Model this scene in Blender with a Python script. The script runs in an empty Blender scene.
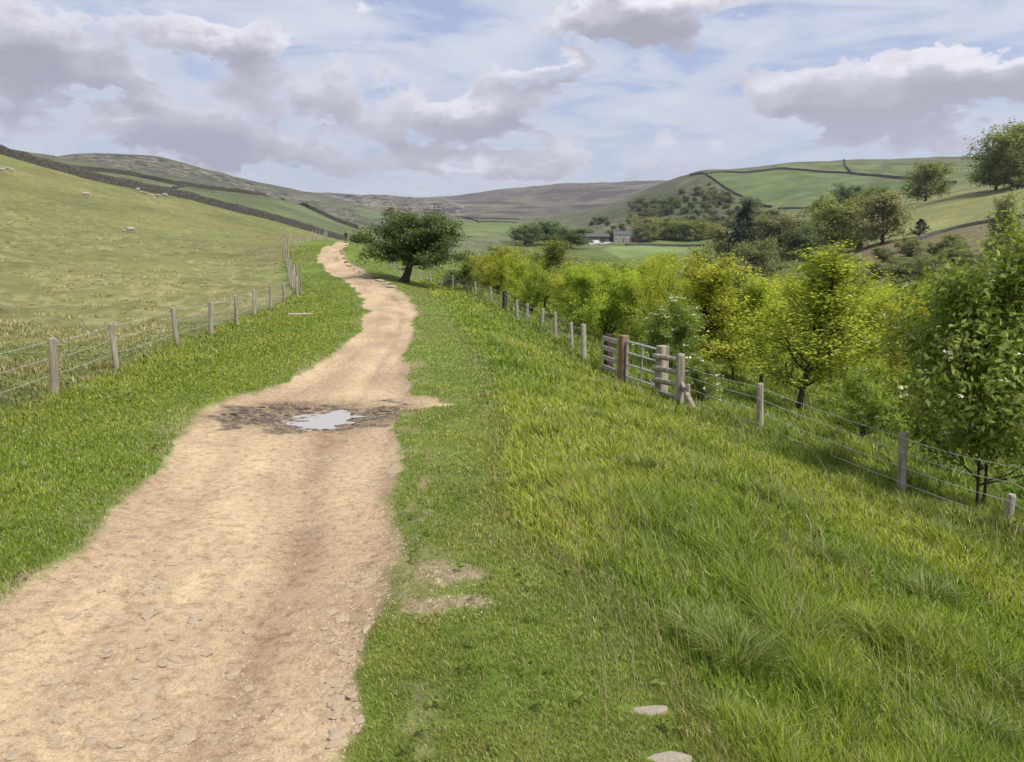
import bpy, bmesh, math, random
import numpy as np
from mathutils import Vector, Matrix

R = math.radians
rng = np.random.default_rng(7)
random.seed(7)
scene = bpy.context.scene
COL = scene.collection

# ------------------------------------------------------------------ camera model
F = 765.0
CAM = np.array([0.0, 0.0, 2.2])
PITCH = math.atan((381 - 238) / F)
CP, SP = math.cos(PITCH), math.sin(PITCH)

def ray(u, v):
    x = (u - 512) / F
    y = (381 - v) / F
    return np.array([x, CP + y * SP, -SP + y * CP])

def P(u, v, Y):
    d = ray(u, v)
    return CAM + d * (Y / d[1])

def on_slope(u, v, k=-0.01):
    d = ray(u, v)
    t = -CAM[2] / (d[2] - k * d[1])
    return CAM + d * t

# ------------------------------------------------------------------ noise
_T = np.random.default_rng(3).random((256, 256))

def vnoise(x, y, seed=0):
    x = np.asarray(x, float) + seed * 17.31
    y = np.asarray(y, float) + seed * 9.73
    xi = np.floor(x).astype(np.int64)
    yi = np.floor(y).astype(np.int64)
    fx, fy = x - xi, y - yi
    fx = fx * fx * (3 - 2 * fx)
    fy = fy * fy * (3 - 2 * fy)
    a = _T[xi & 255, yi & 255]
    b = _T[(xi + 1) & 255, yi & 255]
    c = _T[xi & 255, (yi + 1) & 255]
    d = _T[(xi + 1) & 255, (yi + 1) & 255]
    return (a * (1 - fx) + b * fx) * (1 - fy) + (c * (1 - fx) + d * fx) * fy

def fbm(x, y, octv=4, seed=0, gain=0.5):
    s = 0.0
    a = 1.0
    tot = 0.0
    for i in range(octv):
        s = s + a * vnoise(x, y, seed + i * 5)
        tot += a
        a *= gain
        x = x * 2.03 + 1.7
        y = y * 2.03 + 4.1
    return s / tot

def sstep(a, b, x):
    t = np.clip((x - a) / (b - a), 0, 1)
    return t * t * (3 - 2 * t)

# ------------------------------------------------------------------ object helpers
def link(o, parent=None):
    COL.objects.link(o)
    if parent is not None:
        o.parent = parent
    return o

def np_mesh(name, verts, loops, starts, mats=(), cols=None, extra=None, smooth=False, midx=None):
    me = bpy.data.meshes.new(name)
    verts = np.asarray(verts, np.float32)
    me.vertices.add(len(verts))
    me.vertices.foreach_set('co', verts.ravel())
    me.loops.add(len(loops))
    me.loops.foreach_set('vertex_index', np.asarray(loops, np.int32))
    me.polygons.add(len(starts))
    me.polygons.foreach_set('loop_start', np.asarray(starts, np.int32))
    if midx is not None:
        me.polygons.foreach_set('material_index', np.asarray(midx, np.int32))
    if smooth:
        me.polygons.foreach_set('use_smooth', np.ones(len(starts), bool))
    for m in mats:
        me.materials.append(m)
    me.update(calc_edges=True)
    if cols is not None:
        at = me.attributes.new('Col', 'FLOAT_COLOR', 'POINT')
        c = np.ones((len(verts), 4), np.float32)
        c[:, :3] = cols
        at.data.foreach_set('color', c.ravel())
    if extra is not None:
        at = me.attributes.new('Msk', 'FLOAT_COLOR', 'POINT')
        c = np.ones((len(verts), 4), np.float32)
        c[:, :3] = extra
        at.data.foreach_set('color', c.ravel())
    return me

def obj(name, me, parent=None, mat=None):
    o = bpy.data.objects.new(name, me)
    if mat is not None and not me.materials:
        me.materials.append(mat)
    return link(o, parent)

def tag(o, label=None, cat=None, group=None, kind=None):
    if label: o['label'] = label
    if cat: o['category'] = cat
    if group: o['group'] = group
    if kind: o['kind'] = kind
    return o

def empty(name, loc, label, cat, group=None, rz=0):
    o = bpy.data.objects.new(name, None)
    o.empty_display_size = 0.2
    o.location = [float(c) for c in loc]
    o.rotation_euler = (0, 0, rz)
    link(o)
    return tag(o, label, cat, group)

class MB:
    """collects simple shapes into one mesh"""
    def __init__(self):
        self.v = []; self.f = []; self.m = []
    def add(self, vs, fs, m=0):
        n = len(self.v)
        self.v += [tuple(map(float, p)) for p in vs]
        self.f += [tuple(i + n for i in f) for f in fs]
        self.m += [m] * len(fs)
    def tube(self, pts, rad, n=6, cap=True, m=0, jitter=0.0):
        pts = [np.array(p, float) for p in pts]
        k = len(pts)
        if not hasattr(rad, '__len__'):
            rad = [rad] * k
        vs = []
        prev = None
        for i, p in enumerate(pts):
            t = pts[min(i + 1, k - 1)] - pts[max(i - 1, 0)]
            t = t / (np.linalg.norm(t) + 1e-9)
            if prev is None:
                a = np.cross(t, [0.31, 0.9, 0.17]) if abs(t[2]) > .7 else np.cross(t, [0, 0, 1.0])
            else:
                a = prev - t * np.dot(prev, t)
            a = a / (np.linalg.norm(a) + 1e-9)
            prev = a
            b = np.cross(t, a)
            for j in range(n):
                th = 2 * math.pi * j / n
                r = rad[i] * (1 + jitter * (random.random() - .5))
                vs.append(p + a * math.cos(th) * r + b * math.sin(th) * r)
        fs = []
        for i in range(k - 1):
            for j in range(n):
                j2 = (j + 1) % n
                fs.append((i * n + j, i * n + j2, (i + 1) * n + j2, (i + 1) * n + j))
        if cap:
            fs.append(tuple(range(n - 1, -1, -1)))
            fs.append(tuple((k - 1) * n + j for j in range(n)))
        self.add(vs, fs, m)
    def box(self, c, s, rot=None, m=0, bev=0.0):
        bm = bmesh.new()
        bmesh.ops.create_cube(bm, size=1)
        for v in bm.verts:
            v.co = Vector((v.co.x * s[0], v.co.y * s[1], v.co.z * s[2]))
        if bev:
            bmesh.ops.bevel(bm, geom=bm.edges[:], offset=bev, segments=1, affect='EDGES')
        M = rot if rot is not None else Matrix.Identity(3)
        bm.verts.index_update()
        vs = [(M @ v.co) + Vector([float(q) for q in c]) for v in bm.verts]
        fs = [[v.index for v in f.verts] for f in bm.faces]
        bm.free()
        self.add(vs, fs, m)
    def ell(self, c, s, rot=None, m=0, nu=10, nv=7):
        vs = [(0, 0, 1)]
        for i in range(1, nv):
            th = math.pi * i / nv
            for j in range(nu):
                ph = 2 * math.pi * j / nu
                vs.append((math.sin(th) * math.cos(ph), math.sin(th) * math.sin(ph), math.cos(th)))
        vs.append((0, 0, -1))
        M = rot if rot is not None else Matrix.Identity(3)
        vs2 = [(M @ Vector((v[0] * s[0], v[1] * s[1], v[2] * s[2]))) + Vector(c) for v in vs]
        fs = []
        for j in range(nu):
            fs.append((0, 1 + j, 1 + (j + 1) % nu))
            for i in range(nv - 2):
                a = 1 + i * nu
                fs.append((a + j, a + nu + j, a + nu + (j + 1) % nu, a + (j + 1) % nu))
            a = 1 + (nv - 2) * nu
            fs.append((len(vs) - 1, a + (j + 1) % nu, a + j))
        self.add(vs2, fs, m)
    def mesh(self, name, mats, smooth=False):
        me = bpy.data.meshes.new(name)
        me.from_pydata(self.v, [], self.f)
        for m in (mats if isinstance(mats, (list, tuple)) else [mats]):
            me.materials.append(m)
        me.polygons.foreach_set('material_index', self.m)
        if smooth:
            me.polygons.foreach_set('use_smooth', [True] * len(self.f))
        me.update()
        return me
    def build(self, name, mats, parent=None, smooth=False):
        return obj(name, self.mesh(name, mats, smooth), parent)

# ------------------------------------------------------------------ materials
def new_mat(name):
    m = bpy.data.materials.new(name)
    m.use_nodes = True
    nt = m.node_tree
    nt.nodes.clear()
    return m, nt, nt.nodes, nt.links

def N(nt, t, **kw):
    n = nt.nodes.new(t)
    for k, v in kw.items():
        if k in n.inputs.keys():
            n.inputs[k].default_value = v
        else:
            setattr(n, k, v)
    return n

def math_n(nt, op, a, b=None, clamp=False):
    n = nt.nodes.new('ShaderNodeMath')
    n.operation = op
    n.use_clamp = clamp
    for i, x in enumerate((a, b)):
        if x is None: continue
        if isinstance(x, (int, float)): n.inputs[i].default_value = x
        else: nt.links.new(x, n.inputs[i])
    return n.outputs[0]

def mix_c(nt, fac, a, b, mode='MIX'):
    n = nt.nodes.new('ShaderNodeMix')
    n.data_type = 'RGBA'
    n.blend_type = mode
    for sock, x in ((n.inputs[0], fac), (n.inputs[6], a), (n.inputs[7], b)):
        if isinstance(x, (int, float)): sock.default_value = x
        elif isinstance(x, tuple): sock.default_value = (*x, 1) if len(x) == 3 else x
        else: nt.links.new(x, sock)
    return n.outputs[2]

def ramp(nt, fac, stops):
    n = nt.nodes.new('ShaderNodeValToRGB')
    e = n.color_ramp.elements
    while len(e) > 1: e.remove(e[-1])
    e[0].position, e[0].color = stops[0][0], (*stops[0][1], 1) if isinstance(stops[0][1], tuple) else (stops[0][1],) * 3 + (1,)
    for p, c in stops[1:]:
        q = e.new(p)
        q.color = (*c, 1) if isinstance(c, tuple) else (c, c, c, 1)
    nt.links.new(fac, n.inputs[0])
    return n.outputs[0]

def noise_n(nt, vec, scale, detail=4, rough=0.55, dist=0.0):
    n = nt.nodes.new('ShaderNodeTexNoise')
    n.inputs['Scale'].default_value = scale
    n.inputs['Detail'].default_value = detail
    n.inputs['Roughness'].default_value = rough
    n.inputs['Distortion'].default_value = dist
    if vec is not None: nt.links.new(vec, n.inputs['Vector'])
    return n.outputs['Fac']

def simple_mat(name, c1, c2, scale=8.0, rough=0.8, metal=0.0, bump=0.0, detail=5, stretch=None, spec=0.3):
    m, nt, nd, lk = new_mat(name)
    tc = N(nt, 'ShaderNodeTexCoord')
    vec = tc.outputs['Object']
    if stretch:
        mp = N(nt, 'ShaderNodeMapping')
        mp.inputs['Scale'].default_value = stretch
        lk.new(vec, mp.inputs['Vector'])
        vec = mp.outputs[0]
    f = noise_n(nt, vec, scale, detail, 0.65)
    c = ramp(nt, f, [(0.3, c1), (0.7, c2)])
    b = N(nt, 'ShaderNodeBsdfPrincipled')
    b.inputs['Roughness'].default_value = rough
    b.inputs['Metallic'].default_value = metal
    b.inputs['Specular IOR Level'].default_value = spec
    lk.new(c, b.inputs['Base Color'])
    if bump:
        bp = N(nt, 'ShaderNodeBump')
        bp.inputs['Strength'].default_value = bump
        bp.inputs['Distance'].default_value = 0.02
        lk.new(f, bp.inputs['Height'])
        lk.new(bp.outputs[0], b.inputs['Normal'])
    o = N(nt, 'ShaderNodeOutputMaterial')
    lk.new(b.outputs[0], o.inputs[0])
    return m

def leaf_mat(name, trans=0.35, var=0.25, hue=0.02, rough=0.6):
    """foliage: per-leaf colour attribute, a little per-plant variation, light through the blade"""
    m, nt, nd, lk = new_mat(name)
    at = N(nt, 'ShaderNodeAttribute', attribute_name='Col')
    oi = N(nt, 'ShaderNodeObjectInfo')
    hs = N(nt, 'ShaderNodeHueSaturation')
    h = math_n(nt, 'ADD', math_n(nt, 'MULTIPLY', math_n(nt, 'SUBTRACT', oi.outputs['Random'], 0.5), hue * 2), 0.5)
    r2 = math_n(nt, 'FRACT', math_n(nt, 'MULTIPLY', oi.outputs['Random'], 7.31))
    vv = math_n(nt, 'ADD', math_n(nt, 'MULTIPLY', math_n(nt, 'SUBTRACT', r2, 0.5), var * 2), 1.0)
    lk.new(h, hs.inputs['Hue'])
    lk.new(vv, hs.inputs['Value'])
    lk.new(at.outputs['Color'], hs.inputs['Color'])
    d = N(nt, 'ShaderNodeBsdfDiffuse')
    t = N(nt, 'ShaderNodeBsdfTranslucent')
    g = N(nt, 'ShaderNodeBsdfGlossy')
    g.inputs['Roughness'].default_value = rough
    g.inputs['Color'].default_value = (.8, .85, .9, 1)
    lk.new(hs.outputs[0], d.inputs[0])
    tcol = mix_c(nt, 1.0, hs.outputs[0], (1.08, 1.05, 0.65), 'MULTIPLY')
    lk.new(tcol, t.inputs[0])
    mx = N(nt, 'ShaderNodeMixShader'); mx.inputs[0].default_value = trans
    lk.new(d.outputs[0], mx.inputs[1]); lk.new(t.outputs[0], mx.inputs[2])
    mx2 = N(nt, 'ShaderNodeMixShader'); mx2.inputs[0].default_value = 0.018
    lk.new(mx.outputs[0], mx2.inputs[1]); lk.new(g.outputs[0], mx2.inputs[2])
    o = N(nt, 'ShaderNodeOutputMaterial')
    lk.new(mx2.outputs[0], o.inputs[0])
    return m

MAT = {}
MAT['leaf'] = leaf_mat('foliage', trans=.45)
MAT['leaf_far'] = leaf_mat('far_foliage', trans=0.38, var=0.2, hue=0.015)
MAT['grass'] = leaf_mat('grass_blade', trans=0.35, var=0.0, hue=0.0, rough=0.45)
MAT['bark'] = simple_mat('bark', (0.035, 0.028, 0.02), (0.11, 0.09, 0.065), 9, 0.9, bump=0.6, stretch=(1, 1, .25))
MAT['wood'] = simple_mat('weathered_post', (0.15, 0.12, 0.085), (0.50, 0.44, 0.34), 11, 0.85, bump=0.5, stretch=(1, 1, .12))
MAT['wood_pale'] = simple_mat('pale_timber', (0.26, 0.23, 0.17), (0.46, 0.42, 0.34), 14, 0.85, bump=0.4, stretch=(.3, .3, 1))
MAT['wood_brown'] = simple_mat('brown_timber', (0.15, 0.09, 0.05), (0.33, 0.22, 0.13), 12, 0.85, bump=0.5, stretch=(1, 1, .1))
MAT['wood_dark'] = simple_mat('dark_timber', (0.03, 0.022, 0.016), (0.085, 0.06, 0.045), 12, 0.9, bump=0.5, stretch=(1, 1, .1))
MAT['metal'] = simple_mat('galvanised_steel', (0.42, 0.44, 0.45), (0.6, 0.62, 0.63), 20, 0.45, metal=0.6)
MAT['wire'] = simple_mat('fence_wire', (0.42, 0.42, 0.41), (0.62, 0.62, 0.6), 30, 0.5, metal=0.5)
MAT['wall'] = simple_mat('gritstone', (0.018, 0.017, 0.015), (0.13, 0.12, 0.10), 2.6, 0.95, bump=0.8, detail=8)
MAT['stone'] = simple_mat('pale_stone', (0.26, 0.21, 0.15), (0.46, 0.40, 0.31), 9, 0.9, bump=0.6, detail=8)
MAT['stone_track'] = simple_mat('track_stone', (0.37, 0.28, 0.185), (0.57, 0.45, 0.305), 14, 0.9, bump=0.6, detail=8)
MAT['wool'] = simple_mat('wool', (0.30, 0.275, 0.225), (0.46, 0.43, 0.36), 20, 0.95, bump=0.8)
MAT['sheep_face'] = simple_mat('sheep_face', (0.25, 0.22, 0.19), (0.5, 0.46, 0.4), 20, 0.9)
MAT['petal'] = leaf_mat('white_blossom', trans=0.2, var=0.05, hue=0.0)
# ------------------------------------------------------------------ terrain control points
ZC = {
 'G': (0.125, 0.18, 0.025), 'P': (0.165, 0.162, 0.056), 'F': (0.12, 0.135, 0.06), 'M': (0.105, 0.08, 0.072),
 'H': (0.078, 0.082, 0.052), 'S': (0.085, 0.095, 0.047), 'K': (0.20, 0.20, 0.07), 'B': (0.15, 0.125, 0.06),
 'V': (0.10, 0.135, 0.028), 'U': (0.105, 0.118, 0.055), 'T': (0.105, 0.14, 0.045), 'C': (0.15, 0.12, 0.09),
}
CT = []
def c_px(zone, *pts):
    for (u, v, Y) in pts:
        p = P(u, v, Y); CT.append((p[0], p[1], p[2], zone))
def c_xyz(zone, *pts):
    for p in pts: CT.append((*p, zone))

# the track: left and right edge in the photo row by row
rows = [(700,-108,376),(650,-45,378),(602,18,394),(560,56,398),(520,100,398),(480,140,396),(455,165,392),(425,180,400),
        (413,190,404),(400,222,410),(388,262,408),(370,306,404),(352,335,409),(335,353,414),(322,364,418),(310,367,419),(297,362,412)]
far_rows = [(285,352,392,42),(277,341,376,48),(268,328,362,54),(260,319,350,60),(252,317,343,68),(247,323,344,80),(244.5,334,348,105),(243.5,343,350,150)]
TR = [(-1.75, -8.0, 1.15, 0.0), (-1.8, 0.0, 1.15, 0.0)]
for v, l, r in rows:
    a, b = on_slope(l, v), on_slope(r, v)
    c = (a + b) / 2
    TR.append((c[0], c[1], max(0.75, (b[0] - a[0]) / 2), c[2]))
for v, l, r, Y in far_rows:
    a, b = P(l, v, Y), P(r, v, Y)
    c = (a + b) / 2
    TR.append((c[0], c[1], max(0.9, (b[0] - a[0]) / 2), c[2]))
TR = np.array(TR)
for x, y, w, z in TR[1:]:
    CT.append((x, y, z, 'G'))
    if y < 30: CT.append((x - w - .6, y, z + 0.03, 'G'))
# left fence line and pasture
LF = [(55,398,12.1),(117,371,15.3),(175,348,18.2),(209,335,20.9),(253,317,26.3),(301,293,40),(291,262,65),(290,248,90),(330,239.5,150)]
c_px('P', *LF)
c_xyz('P', (-7.0, 8, -.32), (-6.9, 4, -.27), (-7, 0, -.22), (-12, 4, 0.1), (-20, 10, .6), (-12, -5, .3), (-40, 20, 4.2), (-60, 60, 11), (-30, 0, 3), (-60, 0, 9))
c_xyz('G', (-4.6, 4, -.02), (-4.8, 8, -.14), (-5, 0, 0.0), (-5.0, 14, -.25), (-6.5, 24, -.36))
c_px('P', (0,340,18),(100,330,23),(0,300,30),(100,300,33),(200,300,36),(0,270,45),(100,270,50),(200,270,60),(260,262,70),(0,240,65),(128,231,95),
     (200,245,85),(250,245,95),(0,200,100),(100,205,120),(200,222,130),(270,235,140),(0,154,150),(60,172,155),(126,186,165),(190,198,175),(256,216,185),(290,226,190),
     (335,239,200),(-100,170,110),(-100,110,155),(-250,60,150),(-160,130,230))
c_px('F', (0,166,230),(60,177,235),(-60,155,230),(110,178,260),(200,198,250),(270,212,255),(330,229,250),(346,237.5,240),(101,172,300),(138,177,305),(188,186,315),(214,190,330),(256,195,335),(309,208,340),(332,219,340),(362,229,345),(375,236,300))
c_px('H', (40,160,800),(70,154,880),(100,152.5,900),(160,156,950),(200,169,1000),(260,182,1100),(320,193,1250),(150,170,500),(220,184,600),(300,205,700),(350,217,700),(370,228,500),
     (100,175,1500),(200,190,1600),(0,164,760),(-60,166,800),(-250,70,400))
c_px('C', (330,195,1800),(380,196.5,1900),(440,199,2000),(340,208,1450),(380,209,1450),(430,212,1400))
c_px('M', (452,203,2300),(480,193.5,2500),(520,188,2600),(560,185,2650),(600,183.5,2650),(660,181,2700),(740,178,2750),(850,176,2800),(500,211,1500),(560,212,1500),(600,206,1650),(640,200,1700),
     (500,197,4500),(650,186,4500),(400,202,4500),(200,196,4500),(0,180,4500),(900,180,4500),(1200,175,4500),(-300,150,4500))
c_px('F', (430,224,480),(480,220,700),(520,222,750),(400,216,1000),(460,232,420),(440,241,300))
c_px('V', (620,242,420),(590,243,400),(650,246,370),(600,249,330),(700,244,400),(560,236,460),(720,246,380))
c_xyz('V', (12,20,-3.4),(16,40,-5.2),(25,40,-7),(8,50,-3.8),(20,80,-8),(50,80,-10),(30,130,-8.5),(10,120,-6),(0,150,-4.5),(45,150,-10),(22,220,-6),(62,220,-8),(45,290,-4),
      (12,5,-3.8),(20,5,-6),(30,20,-8),(40,40,-9),(70,60,-9),(12,-6,-3.5),(40,0,-9))
c_px('S', (600,208,1000),(640,193,850),(680,179,800),(705,174,750),(640,216,650),(700,203,650),(680,226,560),(740,216,500),(600,222,700),(560,224,800),(700,236,450),(640,236,500))
c_px('T', (724,173,770),(783,170,740),(850,174,700),(913,180,570),(760,206,600),(830,207,520),(905,199,500),(780,215,450))
c_px('U', (740,171,820),(760,168,950),(800,163.5,1000),(860,160.5,1080),(940,158.5,1080),(1024,157,1080),(1150,155,1080),(850,168,2000),(1000,168,2200))
c_px('K', (860,240,230),(890,220,262),(920,206,270),(960,196,275),(1000,189,270),(1024,184,265),(1120,160,260),(1250,150,240),(900,236,200),(940,228,200),(1024,208,190),(950,193,420),(1024,178,420))
c_px('B', (880,250,170),(910,246,165),(940,240,160),(970,236,155),(1024,236,145),(1120,225,130))
# the bank on the right and the fence line along it
RF = [(400,278,64),(430,285,56),(464,291,50.5),(491,304,40.6),(517,318,33.5),(541.5,331,28.8),(572,351,23.7),(584,361,22),(607,373,19.5),(622,384,18.3),(661,397,17),(679,407,16.1),(760,438,13.5),(901,497,10.4)]
c_px('V', *RF)
c_xyz('V', (6.2,7.3,-1.5),(7.1,4.2,-1.7),(7.6,0,-1.75),(8,-4,-1.75))
c_xyz('G', (0,3,-.02),(0,6,-.05),(0.2,10,-.13),(-.2,16,-.26),(-.9,25,-.5),(1.5,5,-.16),(3,5,-.5),(4.6,5,-1.0),(1.6,10,-.34),(3,10,-.72),(1.4,16,-.72),(.5,22,-.85),(-2.2,33,-.62),(1.5,1,-.1),(3.4,1,-.45),(5,1,-1.0),(0,-6,0),(3,-5,-.4))
c_px('G', (410,283,50),(392,270,60),(380,258,68),(362,250,80),(440,292,46),(360,247,105))
c_px('V', (385,262,85),(380,250,110),(365,245,150),(420,270,75))
CT_xyz = np.array([c[:3] for c in CT])
CT_col = np.array([ZC[c[3]] for c in CT])

KA = 3.0
def warp(x, y):
    az = np.clip(np.arctan2(x, y), -1.31, 1.31)
    r = np.hypot(x, y)
    return np.stack([az * KA, np.log(r + 8.0)], -1), r
W, Rr = warp(CT_xyz[:, 0], CT_xyz[:, 1])
Q = CT_xyz[:, 2] / (Rr + 8.0)
CC = 0.05
def phi(d2): return np.sqrt(d2 + CC * CC)
n = len(W)
D2 = ((W[:, None] - W[None]) ** 2).sum(-1)
A = np.zeros((n + 3, n + 3))
A[:n, :n] = phi(D2) + np.eye(n) * -0.004
A[:n, n] = 1; A[:n, n + 1:] = W
A[n, :n] = 1; A[n + 1:, :n] = W.T
sol = np.linalg.solve(A, np.concatenate([Q, np.zeros(3)]))

def rbf_all(x, y):
    """height and blended zone colour"""
    w, r = warp(x, y)
    out = np.empty(len(x)); colr = np.empty((len(x), 3), np.float32)
    jx = (fbm(w[:, 0] * 9, w[:, 1] * 9, 3, 5) - .5) * 0.16
    jy = (fbm(w[:, 0] * 9, w[:, 1] * 9, 3, 9) - .5) * 0.16
    for i in range(0, len(x), 20000):
        s = slice(i, i + 20000)
        dx = w[s, None, 0].astype(np.float32) - W[None, :, 0].astype(np.float32)
        dy = w[s, None, 1].astype(np.float32) - W[None, :, 1].astype(np.float32)
        out[s] = phi(dx * dx + dy * dy) @ sol[:n] + sol[n] + w[s] @ sol[n + 1:]
        dx += jx[s, None].astype(np.float32); dy += jy[s, None].astype(np.float32)
        wt = 1.0 / (dx * dx + dy * dy + 3e-4) ** 3
        colr[s] = (wt @ CT_col) / wt.sum(1, keepdims=True)
    return out * (r + 8.0), colr

AZ = np.radians(np.linspace(-75, 75, 1401))
NR = 720
LR = np.sort(np.concatenate([np.linspace(math.log(1.35), math.log(7001), NR - 130), np.log(np.linspace(8.7, 11.7, 130) + 1)]))
RR = np.exp(LR) - 1
XG = (RR[:, None] * np.sin(AZ)[None]).ravel()
YG = (RR[:, None] * np.cos(AZ)[None]).ravel()
RG = np.hypot(XG, YG)
ZG, CG = rbf_all(XG, YG)

def seg_dist(x, y, pts, hw):
    """signed distance to a band of changing half width: positive inside"""
    best = np.full(len(x), -1e9)
    for i in range(len(pts) - 1):
        a, b = pts[i], pts[i + 1]
        dx, dy = b[0] - a[0], b[1] - a[1]
        L2 = dx * dx + dy * dy
        t = np.clip(((x - a[0]) * dx + (y - a[1]) * dy) / L2, 0, 1)
        d = np.hypot(x - a[0] - t * dx, y - a[1] - t * dy)
        best = np.maximum(best, hw[i] + (hw[i + 1] - hw[i]) * t - d)
    return best

BR = [on_slope(330, 408), on_slope(400, 404), on_slope(452, 405)]
def track_sd(x, y):
    sd = np.full(len(x), -50.0)
    k = (np.hypot(x, y) < 240) & (x < 12) & (x > -50)
    xs, ys = x[k], y[k]
    s = seg_dist(xs, ys, TR[:, :2], TR[:, 2])
    s = np.maximum(s, seg_dist(xs, ys, BR, [.75, .62, .12]))
    s = s + (fbm(xs * .8, ys * 0.5, 3, 11) - .5) * .5 + (fbm(xs * 6, ys * 5, 3, 12) - .5) * .16
    sd[k] = s
    return sd

PUD = on_slope(315, 412.5)
def pud_d(x, y, a=0.86, b=0.66):
    dx, dy = x - PUD[0], y - PUD[1]
    dx, dy = dx + 0.10 * dy, dy - .10 * dx
    return np.hypot(dx / a, dy / b)

SD = track_sd(XG, YG)
TM = sstep(-0.04, 0.10, SD)
near = RG < 240
# shape: the track lies a little lower than its turf edges, has two shallow wheel ruts and a puddle hollow
ZG = ZG - 0.055 * sstep(-.1, .25, SD) * near
k = (RG < 60)
xk, yk = XG[k], YG[k]
dz = (fbm(xk * .5, yk * .5, 3, 20) - .5) * .12 * (1 - .75 * TM[k]) + (fbm(xk * 2.3, yk * 2.3, 3, 21) - .5) * .05 * (1 - .4 * TM[k]) + (fbm(xk * 9, yk * 9, 3, 22) - .5) * .018
cx = np.interp(yk, TR[:, 1], TR[:, 0]); hw = np.interp(yk, TR[:, 1], TR[:, 2])
s = (xk - cx) / hw
rut = np.exp(-((s - .35) / .16) ** 2) + .5 * np.exp(-((s + .5) / .16) ** 2)
dz -= rut * .035 * TM[k] * (1 - sstep(20, 40, yk))
pd = pud_d(xk, yk)
calm = np.clip(1.5 - pd, 0, 1)
pdn = pd + (fbm(xk * 2.5, yk * 4, 4, 30) - .5) * 1.3
dz = dz * (1 - .75 * np.clip(calm * 2, 0, 1)) + .085 * (fbm(xk * 1.6 + yk, yk * 7, 4, 34) - .5) * np.clip(1.7 - pd, 0, 1) - 0.075 * (1 - sstep(.1, 1.35, pdn)) + .03 * (fbm(xk * 4, yk * 9, 3, 33) - .5) * np.clip(1.6 - pd, 0, 1) + np.exp(-((pdn - 1.5) / .3) ** 2) * .03 * fbm(xk * 7, yk * 5, 2, 31)
fade = 1 - sstep(30, 60, RG[k])
ZG[k] += dz * fade
# left pasture tussocks and folds, hillside roughness
lf = sstep(8, 30, RG) * (1 - sstep(150, 260, RG)) * sstep(0, 6, -XG - 8)
ZG += lf * ((fbm(XG * .12, YG * .12, 3, 40) - .5) * 1.1 + (fbm(XG * .9, YG * .9, 3, 41) - .5) * .28)
farw = sstep(350, 800, RG)
ZG += farw * ((fbm(XG / 130, YG / 130, 4, 50) - .5) * 14 + (fbm(XG / 30, YG / 30, 4, 51) - .5) * 4.5) * sstep(300, 2000, RG) ** .7
midw = sstep(120, 250, RG) * (1 - sstep(500, 900, RG))
ZG += midw * (fbm(XG / 25, YG / 25, 4, 52) - .5) * 1.6

ZGm = ZG.reshape(NR, -1)
def gz(x, y):
    x = np.asarray(x, float); y = np.asarray(y, float)
    fa = (np.clip(np.arctan2(x, y), AZ[0], AZ[-1]) - AZ[0]) / (AZ[1] - AZ[0])
    fr = np.interp(np.log(np.hypot(x, y) + 1), LR, np.arange(NR))
    fr = np.clip(fr, 0, NR - 1.001); fa = np.clip(fa, 0, len(AZ) - 1.001)
    i = fr.astype(int); j = fa.astype(int); a = fr - i; b = fa - j
    return ((ZGm[i, j] * (1 - b) + ZGm[i, j + 1] * b) * (1 - a) + (ZGm[i + 1, j] * (1 - b) + ZGm[i + 1, j + 1] * b) * a)

def hit(u, v, y0=2.0, y1=6000.0):
    """where the sight line through a spot of the photo meets the land, from y0 metres on"""
    d = ray(u, v); d = d / d[1]
    ys = np.exp(np.linspace(math.log(y0), math.log(y1), 6000))
    X, Z = CAM[0] + d[0] * ys, CAM[2] + d[2] * ys
    below = np.nonzero(Z < gz(X, ys))[0]
    i = below[0] if len(below) else len(ys) - 1
    return np.array([X[i], ys[i], float(gz(X[i], ys[i]))])

def in_poly(x, y, poly):
    ins = np.zeros(len(x), bool)
    j = len(poly) - 1
    for i in range(len(poly)):
        xi, yi, xj, yj = poly[i][0], poly[i][1], poly[j][0], poly[j][1]
        c = ((yi > y) != (yj > y)) & (x < (xj - xi) * (y - yi) / (yj - yi + 1e-12) + xi)
        ins ^= c
        j = i
    return ins

# ------------------------------------------------------------------ ground colours (what grows where)
C = CG.astype(np.float64)
def lay(mask, colr):
    global C
    C = C * (1 - mask[:, None]) + np.array(colr)[None] * mask[:, None]
# bracken, bilberry and bare ground mottle the open hillsides
hm = sstep(220, 420, RG)
lay(sstep(.50, .60, fbm(XG / 11, YG / 22, 4, 55)) * hm * .55, (0.05, 0.058, 0.032))
lay(sstep(.55, .66, fbm(XG / 17, YG / 30, 4, 56)) * hm * .45, (0.16, 0.15, 0.08))
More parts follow.
